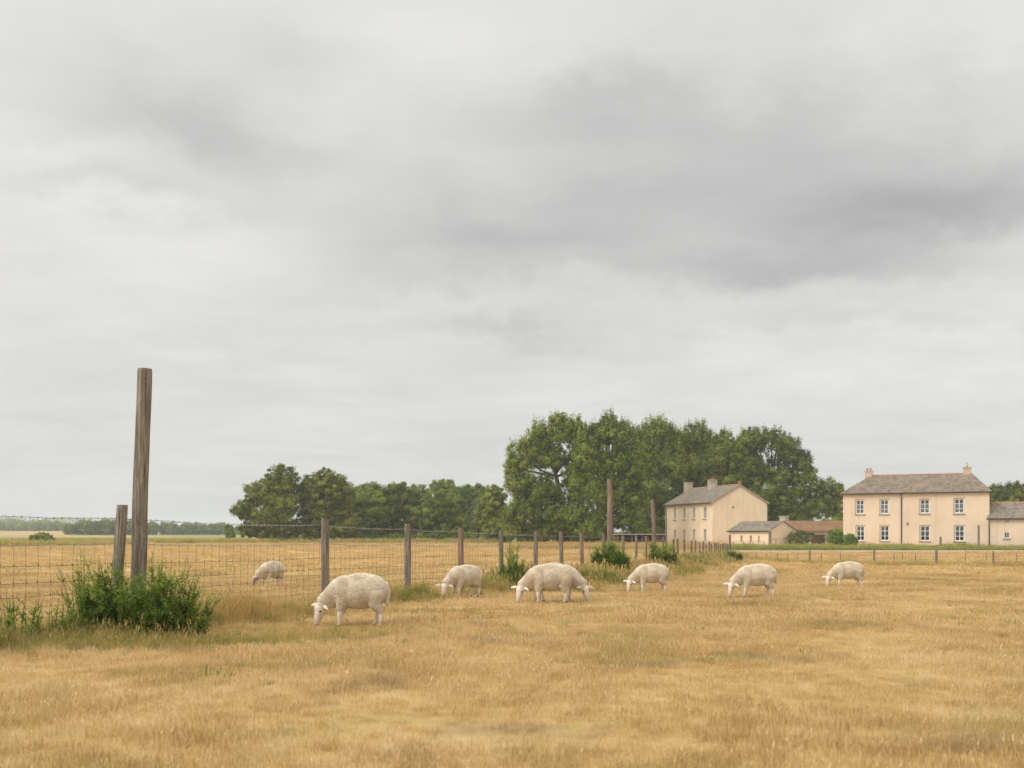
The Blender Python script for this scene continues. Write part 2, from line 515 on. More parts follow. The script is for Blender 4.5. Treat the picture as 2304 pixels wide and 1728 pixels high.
def field_points(y0, y1, dens, margin=2.0):
    n = int(((.535 * (y1 ** 2 - y0 ** 2)) + 2 * margin * (y1 - y0)) * dens)
    u = rng.uniform(0, 1, n * 2)
    y = np.sqrt(y0 ** 2 + u * (y1 ** 2 - y0 ** 2))[:n]
    x = rng.uniform(-1, 1, n) * (.535 * y + margin)
    return x, y
def patch(x, y, s=.9):
    return (np.sin(x * s + 1.3 * np.sin(y * s * .7)) * np.sin(y * s * 1.3 + 1.1 * np.sin(x * s * .8)) + .5 * np.sin(x * s * 2.7 + y) * np.sin(y * s * 2.1 - x))

def scat_field(name, y0, y1, dens, tufts, label, s0):
    x, y = field_points(y0, y1, dens)
    keep = ~((y > 84.2) & (y < 88) & (x > 19))
    x, y = x[keep], y[keep]
    sc = s0 * (1 + .38 * patch(x, y)) * rng.uniform(.75, 1.3, len(x))
    pm = np.sin(x * 1.13 + 2.2 * np.sin(y * .83 + 1)) * np.sin(y * .71 + 1.9 * np.sin(x * .57)) + .45 * np.sin(x * 2.9 + 1.5 * np.sin(y * 2.2)) * np.sin(y * 2.4 + x)
    tus = (pm > .72) & (rng.uniform(0, 1, len(x)) < .8)
    ti = np.where(tus, rng.uniform(.955, 1.0, len(x)), rng.uniform(0, .955, len(x)))
    sc = np.where(tus, sc * 1.18, sc)
    scatter(name, np.stack([x, y, G(x, y)], 1), np.clip(sc, .3, 2.2), ti, tufts, label)
scat_field('short_dry_grass', 3.2, 15, 85, [tuft_mesh('near_tuft', 66, .13, .026, .088, .0026, .55, mStraw, s, .04) for s in range(6)],
           'short dry straw grass blades covering the near pasture', .95)
scat_field('middle_dry_grass', 15, 40, 22, [tuft_mesh('mid_tuft', 84, .27, .030, .085, .0058, .5, mStraw, 20 + s, .03) for s in range(5)],
           'short dry grass over the pasture among the sheep', .95)
scat_field('far_dry_grass', 40, 126, 3.0, [tuft_mesh('far_tuft', 80, .55, .05, .13, .016, .45, mStraw, 40 + s) for s in range(4)],
           'straw coloured grass on the far side of the pasture', .9)

st_t = [tuft_mesh('stalk_tuft', 5, .07, .12, .26, .0032, .45, mStraw, 140 + q, .7) for q in range(5)]
x, y = field_points(4.2, 22, 3.2)
k = (patch(x, y, .6) + rng.normal(0, .5, len(x))) > .25
x, y = x[k], y[k]
scatter('seed_stalks', np.stack([x, y, G(x, y)], 1), rng.uniform(.6, 1.1, len(x)), rng.uniform(0, .9, len(x)), st_t, 'thin dry seed stalks standing above the short grass')
gw = [tuft_mesh('low_weed', 26, .10, .03, .12, .010, .9, mVerge, 150 + q) for q in range(4)]
x, y = field_points(4.2, 26, 2.0)
k = (patch(x + 9, y + 4, .7) + rng.normal(0, .35, len(x))) > .55
x, y = x[k], y[k]
scatter('low_green_weeds', np.stack([x, y, G(x, y)], 1), rng.uniform(.5, 1.2, len(x)), rng.uniform(-.9, -.1, len(x)), gw, 'low green weeds dotted through the dry pasture')

# rough grass along the fence
vt = [tuft_mesh('verge_tuft', 42, .17, .10, .42, .0055, .5, mVerge, 60 + s, .25) for s in range(6)]
def fence_band(y0, y1, n, wid, off=0.0):
    y = rng.uniform(y0 ** .5, y1 ** .5, n) ** 2
    dd = rng.normal(0, wid, n) + off
    return FA + FB * y + dd * 1.06, y, dd
x, y, dd = fence_band(8.5, 30, 3400, .50, .15)
keep = np.hypot((x + 4.8) / 1.35, (y - 12.0) / 1.2) > 1
x, y, dd = x[keep], y[keep], dd[keep]
keep = np.hypot(x - X(1046, 22.5), (y - 22.4) / 1.1) > .95
x, y, dd = x[keep], y[keep], dd[keep]
sc = np.clip(.62 + .34 * patch(x, y, 1.3) - .34 * np.abs(dd - .1), .2, 1.15) * rng.uniform(.6, 1.25, len(x))
scatter('rough_verge_grass', np.stack([x, y, G(x, y)], 1), sc, np.where(patch(x, y, .9) + rng.normal(0, .3, len(x)) > .1, rng.uniform(-.7, .15, len(x)), rng.uniform(.2, 1.1, len(x))), vt, 'long yellow green grass along the foot of the near wire fence')
vt2 = [tuft_mesh('far_verge_tuft', 40, .30, .12, .46, .013, .45, mVerge, 70 + s, .2) for s in range(5)]
x, y, dd = fence_band(26, 67, 3400, .80, .65)
sc = np.clip(1.05 + .30 * patch(x, y, 1.1) - .20 * np.abs(dd - .5), .3, 1.5) * rng.uniform(.7, 1.2, len(x))
scatter('far_verge_grass', np.stack([x, y, G(x, y)], 1), sc, np.where(patch(x, y, .8) + rng.normal(0, .3, len(x)) > .05, rng.uniform(-.85, .1, len(x)), rng.uniform(.3, 1.3, len(x))), vt2, 'long yellowing grass along the far run of the wire fence')
x = rng.normal(-4.75, .80, 90); y = rng.normal(12.0, .14, 90)
scatter('weed_foot_grass', np.stack([x, y, G(x, y)], 1), rng.uniform(.35, .75, 90), rng.uniform(.1, .9, 90), vt, 'long straw stems growing up through the front of the weed clump')
# greener tongue of grass in front of the tall pole
n = 1700
x = rng.normal(-5.1, 1.7, n); y = rng.normal(11.7, .45, n) + (x + 4.6) * .36
sc = rng.uniform(.15, .42, n)
scatter('green_fringe_grass', np.stack([x, y, G(x, y)], 1), sc, rng.uniform(-.35, .35, n), vt, 'greener grass fringe in front of the weeds at the tall post')

# ------------------------------------------------------------------ posts
def post(name, px, pyt, d, wpx, mat, parent=None, base=None, lean_px=0.0, n=14, rings=18, groove=.05, z_top=None, seed=0, lean_y=0.0):
    """round timber post, rooted in the ground at its own place; top at pixel row pyt for distance d"""
    r = wpx / F * d / 2
    x = X(px, d); zt = Z(pyt, d) if z_top is None else z_top
    g = gz(x, d) if base is None else base
    zb = g - .12
    tx = lean_px / F * d
    vs = []; fs = []
    for i in range(rings + 1):
        f = i / rings
        z = zb + (zt - zb) * f
        rr = r * (1.07 - .10 * f)
        if i == rings: rr *= .965
        for k in range(n):
            a = 2 * math.pi * k / n
            q = mnoise.noise(Vector((math.cos(a) * 2.6 + seed, math.sin(a) * 2.6, z * .55 + seed * 3)))
            q2 = mnoise.noise(Vector((math.cos(a) * 9 + seed, math.sin(a) * 9, z * .9)))
            rk = rr * (1 + groove * q * 1.4 + groove * q2 * .9)
            ox = .25 * r * mnoise.noise(Vector((seed * 1.7, 3.1, z * .8)))
            vs.append((rk * math.cos(a) + tx * f + ox, rk * math.sin(a) + lean_y * f, z - g))
    for i in range(rings):
        for k in range(n):
            k2 = (k + 1) % n
            fs.append((i * n + k, i * n + k2, (i + 1) * n + k2, (i + 1) * n + k))
    b = len(vs)
    vs.append((tx, lean_y, zt - g - .002 - r * .05))
    for k in range(n):
        fs.append((rings * n + k, rings * n + (k + 1) % n, b))
    o = mesh_obj(name, vs, fs, mat, None, smooth=False)
    o.location = (x, d, g)
    if parent is not None:
        o.parent = parent
        o.location = Vector((x, d, g)) - parent.location
    return o

# three tall poles and the leaning post beside the first of them
p1 = post('tall_post', 307, 830, fence_y(316), 32.5, mOak, lean_px=17, n=40, rings=90, groove=.035, seed=3)
tag(p1, 'tallest round timber post in front, standing among green weeds', 'post', 'tall timber posts of the fence line')
p2 = post('tall_post', 1371, 1078, 38.0, 12.2, mPink, lean_px=2, n=20, rings=40, seed=5)
tag(p2, 'tall pinkish post rising out of a round green bush', 'post', 'tall timber posts of the fence line')
p3 = post('tall_post', 1474.5, 1124, 46.3, 9.0, mPink, lean_px=-6, n=16, rings=30, seed=8)
tag(p3, 'tall post tilting left, just before the left cream house', 'post', 'tall timber posts of the fence line')
p4 = post('leaning_post', 257, 1136, fence_y(262) + .15, 24.0, mOak, lean_px=17, n=26, rings=40, groove=.06, seed=11)
tag(p4, 'short leaning post close beside the tallest post', 'post')

# ------------------------------------------------------------------ stock fence along the pasture
fence = empty('wire_fence', (0, 0, 0), 0, 'long stock fence of netting, barbed wire and weathered posts receding to the houses', 'fence')
FP = [(732, 1167, 17.5), (918, 1178, 14.5), (1036, 1187, 12.3), (1129, 1193, 10.2), (1205.5, 1195.5, 9.6), (1263.5, 1197, 8.8), (1310, 1198.5, 9),
      (1357.5, 1201.4, 8), (1403, 1205, 6.3), (1431.5, 1205, 5.6), (1454.6, 1206, 4.6), (1494, 1209, 3.9), (1498.5, 1213, 3.6), (1514.5, 1213, 4), (1525.4, 1212.6, 5),
      (1540.5, 1214, 4.6), (1555.5, 1216, 4.4), (1564, 1216, 3.8), (1582, 1218, 4.2), (1596, 1219, 3.8), (1607, 1223, 3)]
for k, (px, pt, wp) in enumerate(FP):
    d = min(fence_y(px), 66)
    post('fence_post', px, pt, d, wp, ([mGrey, mGrey, mPink, mGrey][k % 4] if px < 1480 else mGreyD), fence, seed=20 + k * 1.7, lean_px=random.uniform(-1.5, 1.5), n=16 if d < 32 else 10, rings=26 if d < 32 else 10)
post('corner_post', 1642.6, 1203, 66, 4.6, mGreyD, fence, seed=71)
for k, px in enumerate([1575, 1588, 1601, 1612, 1616.5, 1621, 1625, 1629.5, 1633, 1637.5]):
    d = min(fence_y(px), 65) 
    post('stake', px, 1221.5 + (k * 7 % 4), d, 3.0, mGreyD, fence, seed=90 + k, n=7, rings=4, lean_px=random.uniform(-1, 1))

supports = [(0 - 260, None)]
fy = sorted([8.6, 13.42, 13.1] + [min(fence_y(p[0]), 66) for p in FP if p[0] < 1600] + [66.0])
def fpt(y, h):
    x = FA + FB * y - .09
    return Vector((x, y, np.interp(y, [8, 13.4, 18, 25, 30, 45, 55, 66], [gg for gg in fence_g]) + h))
fence_g = [gz(FA + FB * yy, yy) for yy in (8, 13.4, 18, 25, 30, 45, 55, 66)]
def hscale(y):
    return float(np.interp(y, [8, 40, 46, 55, 66], [1, 1, .93, .84, .84]))
HS = [1.43, 1.10, .84, .64, .48, .35, .22]
bw = MB(); wm = MB()
def strand(mb, h, rad, y0, y1, sag, step=.5):
    pts = []
    ss = [y for y in fy if y0 <= y <= y1]
    for a, b in zip(ss[:-1], ss[1:]):
        if b - a < .05: continue
        m = max(2, int((b - a) / step))
        for q in range(m):
            f = q / m
            yq = a + (b - a) * f
            s = -sag * 4 * f * (1 - f) * min(1, (b - a) / 4)
            pts.append(fpt(yq, h * hscale(yq) + s + .006 * math.sin(yq * 5 + h * 9)))
    pts.append(fpt(ss[-1], h * hscale(ss[-1])))
    mb.tube(pts, rad, 4)
    return pts
for hi, h in enumerate(HS):
    if hi < 2:
        pts = strand(bw, h, .0042, 8.6, 66, .035)
        # barbs
        yb = 8.7
        while yb < 30:
            k = min(range(len(pts)), key=lambda q: abs(pts[q].y - yb))
            a, b = (pts[k], pts[k + 1]) if k + 1 < len(pts) and pts[k].y <= yb else (pts[max(k - 1, 0)], pts[k])
            f = (yb - a.y) / max(b.y - a.y, 1e-6)
            c = a.lerp(b, min(max(f, 0), 1))
            for q in range(2):
                dv = Vector((random.uniform(-.4, .4), random.uniform(-.4, .4), random.choice((-1, 1)) * random.uniform(.6, 1))).normalized() * .020
                bw.tube([c - dv, c + dv], .0028, 3)
            bw.tube([c - Vector((.35, 1, 0)) * .009, c + Vector((.35, 1, 0)) * .009], .0065, 4)
            yb += .115 + random.uniform(-.01, .01)
    else:
        strand(wm, h, .0028, 8.6, 66, .02)
yv = 8.7
while yv < 66:
    jit = random.uniform(-.02, .02)
    pts = []
    for j, h in enumerate(HS[1:] + [.06]):
        p = fpt(yv, h * hscale(yv)); p.y += random.uniform(-.016, .016) + jit; p.x += random.uniform(-.01, .01)
        pts.append(p)
        if yv < 26 and 0 < j < 6:
            wm.box(p.x - .005, p.x + .005, p.y - .007, p.y + .007, p.z - .007, p.z + .007)
    wm.tube(pts, .0021 if yv < 30 else .0026, 3, cap=False)
    yv += .175 * (1 if yv < 35 else 1.3)
bw.build('barbed_wire', mWire, fence)
wm.build('wire_mesh', mRust, fence)
for hh in (1.43, 1.10):
    for yq, rr in ((13.42, .13),):
        st = MB(); c = fpt(yq, hh); st.tube([c + Vector((.16, -.17, .03)), c + Vector((.11, -.20, 0)), c + Vector((.16, -.17, -.03))], .0035, 5); st.build('staple', mWire, fence)


# cross fence on the right
cross = empty('cross_fence', (0, 0, 0), 0, 'low wire fence with sparse grey posts crossing the pasture before the road', 'fence')
cpts = []
for px, d, pt, wp in [(1822, 57.5, 1239, 4.6), (1967, 53.5, 1232, 4.4), (2107, 52.5, 1230.5, 6.0), (2235, 52, 1240, 4.3), (2380, 52, 1236, 5)]:
    post('fence_post', px, pt, d, wp, mGrey, cross, seed=px * .1, n=10, rings=10)
for px in [1661, 1680, 1701, 1725, 1749, 1773, 1795, 1848, 1891, 2012, 2031, 2060, 2172, 2219, 2287]:
    d = float(np.interp(px, [1642, 1822, 1967, 2107, 2400], [66, 57.5, 53.5, 52.5, 52]))
    post('stake', px, 1245, d, 1.4, mGrey, cross, seed=px * .3, n=6, rings=3)
cwm = MB()
def cpt(px, h):
    d = float(np.interp(px, [1642, 1822, 1967, 2107, 2400], [66, 57.5, 53.5, 52.5, 52])) - .06
    x = X(px, d)
    return Vector((x, d, gz(x, d) + h))
for h in (.86, .66, .5, .36, .24):
    cwm.tube([cpt(px, h) for px in np.linspace(1643, 2420, 60)], .0040, 3)
for px in np.arange(1646, 2420, 7.0):
    cwm.tube([cpt(px, .86), cpt(px, .05)], .0024, 3, cap=False)
cwm.build('wire_mesh', mRust, cross)
n = 900
pxs = rng.uniform(1630, 2420, n)
dd = np.interp(pxs, [1642, 1822, 1967, 2107, 2400], [66, 57.5, 53.5, 52.5, 52]) + rng.normal(-.1, .55, n)
x = (pxs - CX) / F * dd
scatter('cross_fence_grass', np.stack([x, dd, G(x, dd)], 1), rng.uniform(.35, .8, n), rng.uniform(0, .7, n), vt2, 'rough green and yellow grass at the foot of the low cross fence')

# green verge beyond the road, and lush strips farther off
lt = [tuft_mesh('lush_tuft', 55, .42, .22, .62, .028, .4, mLush, 80 + s, .15) for s in range(5)]
n = 5000
y = rng.uniform(88.0, 94.0, n); x = .218 * y + rng.uniform(0, 1, n) ** .9 * 43
scatter('road_verge_grass', np.stack([x, y, G(x, y)], 1), np.clip(.70 + .22 * patch(x, y, .9), .35, 1.0) * rng.uniform(.7, 1.15, n), rng.uniform(0, 1, n), lt, 'bright green long grass bank between the road and the houses')
n = 6500
x = rng.uniform(-68, -2, n)
y = np.where(x < -44, rng.uniform(103, 128, n), rng.uniform(119, 128, n))
keep = patch(x, y, .35) + rng.normal(0, .5, n) > np.where(x < -44, -.4, .1)
x, y = x[keep], y[keep]; n = len(x)
scatter('tree_foot_grass', np.stack([x, y, G(x, y)], 1), rng.uniform(.5, 1.15, n), rng.uniform(.1, 1, n), lt[:2] + [tuft_mesh('pale_wide_tuft', 55, .42, .16, .50, .028, .4, mVerge, 180 + q, .15) for q in range(4)], 'patchy green and straw grass strip below the far row of trees')
n = 2300
y = rng.uniform(91, 107, n); x = rng.uniform(0, 1, n) * .212 * y
scatter('copse_foot_grass', np.stack([x, y, G(x, y)], 1), rng.uniform(.45, .95, n), rng.uniform(.25, 1.1, n),
        [tuft_mesh('dry_wide_tuft', 55, .42, .14, .50, .026, .4, mVerge, 190 + q, .2) for q in range(4)], 'rough yellow weeds before the tall copse and the gabled house')

# ------------------------------------------------------------------ leaves
def unit(v):
    return v / np.maximum(np.linalg.norm(v, axis=1, keepdims=True), 1e-9)
def leaves(P, N, ln, wd, T=None):
    n = len(P)
    N = unit(N)
    if T is None:
        T = rng.normal(0, 1, (n, 3))
    T = unit(T - N * (T * N).sum(1, keepdims=True))
    B = np.cross(N, T)
    ln = np.asarray(ln).reshape(-1, 1); wd = np.asarray(wd).reshape(-1, 1)
    V = np.stack([P - T * ln / 2, P + B * wd / 2 - T * ln * .05, P + T * ln / 2, P - B * wd / 2 - T * ln * .05], 1).reshape(-1, 3)
    return V, np.arange(n * 4).reshape(-1, 4)
def leaf_obj(name, P, N, ln, wd, mat, parent, tint, T=None):
    V, Fc = leaves(P, N, ln, wd, T)
    o = mesh_obj(name, V, Fc, mat, parent)
    attr(o, 'tint', np.repeat(tint, 4))
    return o

LEAF = {
    'oak': mat_leafy('oak_leaves', (.056, .082, .012), (.178, .212, .029), (.400, .415, .080)),
    'deep': mat_leafy('deep_green_leaves', (.050, .082, .012), (.156, .212, .032), (.350, .405, .080)),
    'poplar': mat_leafy('poplar_leaves', (.058, .092, .012), (.190, .245, .030), (.420, .450, .084)),
    'yellow': mat_leafy('yellow_green_leaves', (.090, .130, .022), (.225, .275, .048), (.420, .450, .105)),
    'willow': mat_leafy('grey_green_leaves', (.080, .110, .045), (.160, .195, .085), (.260, .295, .140)),
    'weed': mat_leafy('weed_leaves', (.062, .120, .020), (.195, .290, .048), (.450, .500, .120), .4, 2.5),
    'bush': mat_leafy('bush_leaves', (.060, .125, .020), (.175, .275, .045), (.390, .450, .100), .4, 2.0),
    'hedge': mat_leafy('hedge_leaves', (.060, .095, .024), (.130, .165, .040), (.240, .260, .080), .25, 1.0),
}
mStem = mat_plain('weed_stem', (.09, .13, .035), (.20, .21, .07), 6.0, .8)
mSeed = mat_plain('pale_seed_head', (.50, .42, .36), (.70, .62, .55), 6.0, .9)

def tree(name, label, d, lobes, trunk_px, mat, nl, leaf=.27, spiky=0.0, trunk_r=.28, base_py=None, open_=0.0, group=None, cat='tree', zshift=0.0, depth_k=.9, clump_k=1.0):
    x0 = X(trunk_px, d); g = gz(x0, d)
    root = empty(name, (x0, d, g), 0, label, cat, group)
    mpp = d / F
    L = []
    for lb in lobes:
        cx, cy, rx, ry = lb[:4]
        dz = lb[4] if len(lb) > 4 else random.uniform(-.25, .25) * rx * mpp
        L.append((np.array([X(cx, d) - x0, dz, Z(cy, d) - g]), np.array([rx * mpp, rx * mpp * depth_k, ry * mpp])))
    wts = np.array([r[0] * r[2] for _, r in L]); wts = wts / wts.sum()
    allP = []; allN = []; allT = []; tips = []
    for (c, r), wt in zip(L, wts):
        m = max(8, int(nl * wt * 3.0))
        cr = clump_k * np.clip(.20 * min(r[0], r[2]) + .18, .25, .95)
        ncl = max(8, int(6.0 * r[0] * r[2] / cr ** 2 * (1 - .35 * open_)))
        dirs = unit(rng.normal(0, 1, (ncl, 3)))
        dirs[:, 2] = np.where(dirs[:, 2] < -.75, -dirs[:, 2], dirs[:, 2])
        rad = rng.uniform(.12, 1.0, ncl) ** .5
        cp = c + dirs * r * rad[:, None]
        crs = cr * rng.uniform(.5, 1.1, ncl)
        idx = rng.integers(0, ncl, m)
        off = rng.normal(0, 1, (m, 3)); off = unit(off) * (rng.uniform(0, 1, (m, 1)) ** .45)
        st = np.ones((m, 3))
        upw = np.clip(dirs[idx, 2], 0, 1) * spiky
        st[:, 2] = 1 + 1.3 * upw; st[:, :2] = 1 - .5 * upw[:, None]
        st[:, 2] *= (1 - .25 * (1 - spiky))
        P = cp[idx] + off * crs[idx, None] * st
        if spiky > 0:
            P[:, 2] += (np.abs(off[:, 2]) * crs[idx] * upw * .8)
        N = off * .85 + unit((cp[idx] - c) / r) * .55 + rng.normal(0, .34, (m, 3)) + np.array([0, 0, .40])
        # loose inner leaves that close the holes between the clumps
        mi = int(m * .22 * (1 - .6 * open_))
        oi = unit(rng.normal(0, 1, (mi, 3)))
        P = np.concatenate([P, c + oi * r * .80 * rng.uniform(0, 1, (mi, 1)) ** .4])
        N = np.concatenate([N, oi + rng.normal(0, .5, (mi, 3)) + np.array([0, 0, .4])])
        idx = np.concatenate([idx, rng.integers(0, ncl, mi)]); m += mi
        allP.append(P); allN.append(N)
        allT.append(rng.uniform(0, 1, m) * .45 + .45 * rng.uniform(0, 1, ncl)[idx] + .08)
        tips += [cp[k] for k in rng.choice(ncl, min(ncl, 7), replace=False)]
    P = np.concatenate(allP); N = np.concatenate(allN); T = np.concatenate(allT)
    P[:, 2] = np.maximum(P[:, 2], .05)
    ll = leaf * .95 * rng.uniform(.7, 1.3, len(P))
    leaf_obj('crown', P, N, ll, ll * .62, LEAF[mat], root, T)
    tb = MB()
    top = max(c[2] + .3 * r[2] for c, r in L)
    cxm = float(np.average([c[0] for c, _ in L], weights=wts))
    pts = []; rads = []
    for k in range(9):
        f = k / 8
        pts.append(Vector((cxm * f ** 1.5 + .15 * math.sin(f * 5 + trunk_px), .12 * math.sin(f * 4 + d), -.1 + (top + .1) * f)))
        rads.append(trunk_r * ((1 - f) ** .8 * .93 + .07) * (1.25 if k == 0 else 1))
    tb.tube(pts, rads, 8)
    for (c, r), wt in zip(L, wts):
        zs = min(max(c[2] - r[2] * .9, top * .15), top * .6)
        f = zs / top
        k = min(int(f * 8), 7)
        s = pts[k].lerp(pts[k + 1], f * 8 - k)
        e = Vector(c)
        md = s.lerp(e, .5) + Vector((0, 0, -.1 * r[2]))
        tb.tube([s, md, e], [trunk_r * .42, trunk_r * .28, trunk_r * .12], 6)
        for q in range(6):
            dv = Vector(tips[random.randrange(len(tips))]) if q > 3 else Vector(c + unit(rng.normal(0, 1, (1, 3)))[0] * r * .9)
            m2 = e.lerp(dv, .5) + Vector((0, 0, -.15))
            if (dv - e).length < 2.2 * max(r):
                tb.tube([md.lerp(e, .6), m2, dv], [trunk_r * .16, trunk_r * .10, trunk_r * .03], 5)
    tb.build('trunk', mBark, root, smooth=True)
    return root

ROW, COPSE = 'trees in the far row left of the copse', 'tall trees of the copse behind the left house'
tree('broadleaf_tree', 'rounded dark tree at the left end of the far tree row', 129,
     [(636, 1082, 40, 37), (590, 1108, 42, 32), (556, 1150, 32, 30), (612, 1160, 62, 46), (640, 1130, 40, 50), (575, 1192, 44, 24), (640, 1194, 50, 24), (600, 1200, 50, 16)], 622, 'oak', 17000, .26, trunk_r=.42, group=ROW)
tree('broadleaf_tree', 'wide domed tree second from the left end of the far row', 131,
     [(728, 1088, 48, 35), (762, 1108, 42, 38), (695, 1120, 40, 42), (735, 1150, 66, 46), (690, 1180, 40, 34), (772, 1176, 44, 42), (735, 1196, 60, 22)], 700, 'oak', 16500, .26, trunk_r=.40, group=ROW)
tree('broadleaf_tree', 'dull olive tree right of the wide domed one', 138,
     [(830, 1116, 46, 33), (800, 1140, 40, 44), (850, 1150, 50, 50), (820, 1192, 60, 26)], 836, 'deep', 11000, .27, group=ROW)
tree('broadleaf_tree', 'mid row tree with a flat bumpy top above the second fence post', 140,
     [(895, 1114, 44, 31), (935, 1124, 42, 36), (890, 1150, 50, 46), (945, 1160, 44, 44), (910, 1194, 66, 24)], 905, 'oak', 12500, .27, group=ROW)
tree('broadleaf_tree', 'pale thin topped tree standing tallest behind the middle of the row', 166,
     [(998, 1102, 38, 24), (1000, 1135, 32, 34)], 998, 'yellow', 4600, .30, open_=.5, group=ROW)
tree('broadleaf_tree', 'bright green lower tree in front of the pale thin topped one', 136,
     [(1005, 1134, 42, 32), (1010, 1165, 54, 44), (968, 1160, 36, 44), (1000, 1196, 64, 22)], 1004, 'deep', 12000, .27, group=ROW)
tree('broadleaf_tree', 'dark blue green tree at the back right of the row', 160,
     [(1072, 1114, 46, 27), (1040, 1126, 40, 34), (1060, 1155, 50, 46), (1108, 1150, 34, 44), (1060, 1190, 60, 26)], 1074, 'deep', 11000, .30, group=ROW)
tree('willow_tree', 'small silvery grey tree at the right end of the row', 127,
     [(1078, 1146, 22, 24), (1072, 1172, 24, 32)], 1074, 'willow', 4200, .22, trunk_r=.15, group=ROW)
tree('broadleaf_tree', 'light yellow green tree touching the left edge of the copse', 124,
     [(1112, 1122, 30, 28), (1106, 1160, 36, 42), (1120, 1190, 36, 26)], 1110, 'yellow', 7500, .25, trunk_r=.2, group=ROW)
tree('young_tree', 'small bushy tree standing free left of the tree row', 150,
     [(515, 1192, 9, 14), (517, 1203, 12, 9)], 516, 'deep', 1100, .3, trunk_r=.1)

tree('leafy_tree', 'broad leftmost tree of the copse with sky gaps round its trunk', 118,
     [(1262, 972, 46, 38), (1212, 990, 40, 40), (1302, 985, 30, 44), (1178, 1032, 42, 44), (1152, 1050, 22, 22), (1240, 1030, 46, 34), (1300, 1040, 30, 36), (1165, 1090, 36, 42), (1215, 1110, 52, 48),
      (1180, 1150, 52, 44), (1250, 1160, 56, 46), (1160, 1190, 36, 26), (1230, 1195, 60, 24), (1290, 1100, 36, 60), (1290, 1170, 40, 40)], 1270, 'poplar', 24000, .26, .7, .42, open_=.1, group=COPSE)
tree('leafy_tree', 'bushy second tree of the copse, branches sweeping low to the left', 113,
     [(1372, 970, 34, 40), (1398, 990, 32, 42), (1345, 985, 28, 38), (1322, 1002, 32, 44), (1422, 1010, 28, 46), (1330, 1040, 44, 46), (1395, 1050, 50, 50), (1300, 1080, 26, 34), (1350, 1110, 58, 52), (1418, 1060, 36, 60), (1315, 1040, 30, 46), (1410, 1125, 48, 54),
      (1300, 1166, 40, 24), (1350, 1175, 60, 40), (1320, 1195, 50, 22), (1420, 1170, 36, 40)], 1370, 'deep', 24000, .26, .7, .40, open_=.1, group=COPSE)
tree('leafy_tree', 'spiky topped third tree of the copse', 128,
     [(1478, 975, 30, 40), (1455, 990, 26, 42), (1503, 990, 24, 40), (1432, 1005, 32, 42), (1520, 1005, 30, 42), (1475, 1035, 56, 50), (1440, 1050, 36, 50), (1512, 1050, 36, 52), (1470, 1110, 62, 56), (1480, 1165, 62, 46), (1465, 1195, 56, 26)], 1470, 'poplar', 18000, .26, .9, .36, open_=0, group=COPSE)
tree('leafy_tree', 'fourth copse tree, behind the left chimney of the left house', 131,
     [(1568, 985, 34, 36), (1545, 1000, 24, 38), (1590, 1010, 26, 38), (1528, 1008, 28, 40), (1606, 1018, 30, 42), (1555, 1045, 50, 50), (1595, 1060, 36, 54), (1530, 1070, 36, 52), (1560, 1115, 62, 56), (1530, 1165, 60, 44)], 1560, 'poplar', 20000, .26, .8, .34, open_=0, group=COPSE)
tree('leafy_tree', 'yellow tinged fifth copse tree above the ridge of the left house', 130,
     [(1632, 1000, 24, 34), (1615, 1030, 26, 40), (1655, 1035, 28, 44), (1668, 1022, 30, 42), (1606, 1040, 30, 44), (1640, 1070, 52, 52), (1675, 1075, 34, 50), (1640, 1135, 60, 50)], 1640, 'poplar', 17000, .26, .8, .34, open_=.1, group=COPSE)
tree('leafy_tree', 'wide open crowned right hand tree of the copse with visible limbs', 129,
     [(1690, 995, 34, 32), (1735, 995, 40, 32), (1775, 1015, 34, 36), (1805, 1045, 30, 34), (1822, 1075, 22, 28), (1700, 1050, 42, 38), (1755, 1065, 46, 36), (1790, 1100, 40, 34),
      (1715, 1110, 50, 40), (1770, 1150, 66, 44), (1822, 1140, 30, 44), (1720, 1170, 44, 44), (1790, 1195, 50, 26)], 1722, 'deep', 21000, .26, .5, .40, open_=.25, group=COPSE)
tree('slender_tree', 'thin pale tree between the copse and the right house', 131,
     [(1858, 1098, 26, 24), (1882, 1110, 22, 24), (1850, 1140, 34, 36), (1885, 1150, 24, 36)], 1862, 'yellow', 4600, .24, .3, .16, open_=.5)
tree('slender_tree', 'low light green tree right behind the rusty barn roof', 121,
     [(1882, 1182, 24, 22), (1860, 1192, 26, 24), (1900, 1190, 18, 26)], 1880, 'yellow', 4200, .22, 0, .12)
for lb, px_c, pyt, dd_, mt in [('dark bushy tree beyond the right house, nearest its roof', 2240, 1090, 140, 'deep'), ('mid green bushy tree behind the far right low wing', 2284, 1088, 138, 'oak'), ('bushy tree cut by the right edge of the photo', 2335, 1092, 140, 'deep')]:
    tree('bushy_tree', lb, dd_, [(px_c, pyt + 22, 30, 25), (px_c - 16, pyt + 50, 28, 34), (px_c + 18, pyt + 48, 28, 34), (px_c, pyt + 85, 44, 34)], px_c, mt, 7500, .27, .3, .25, group='trees beyond the right house')

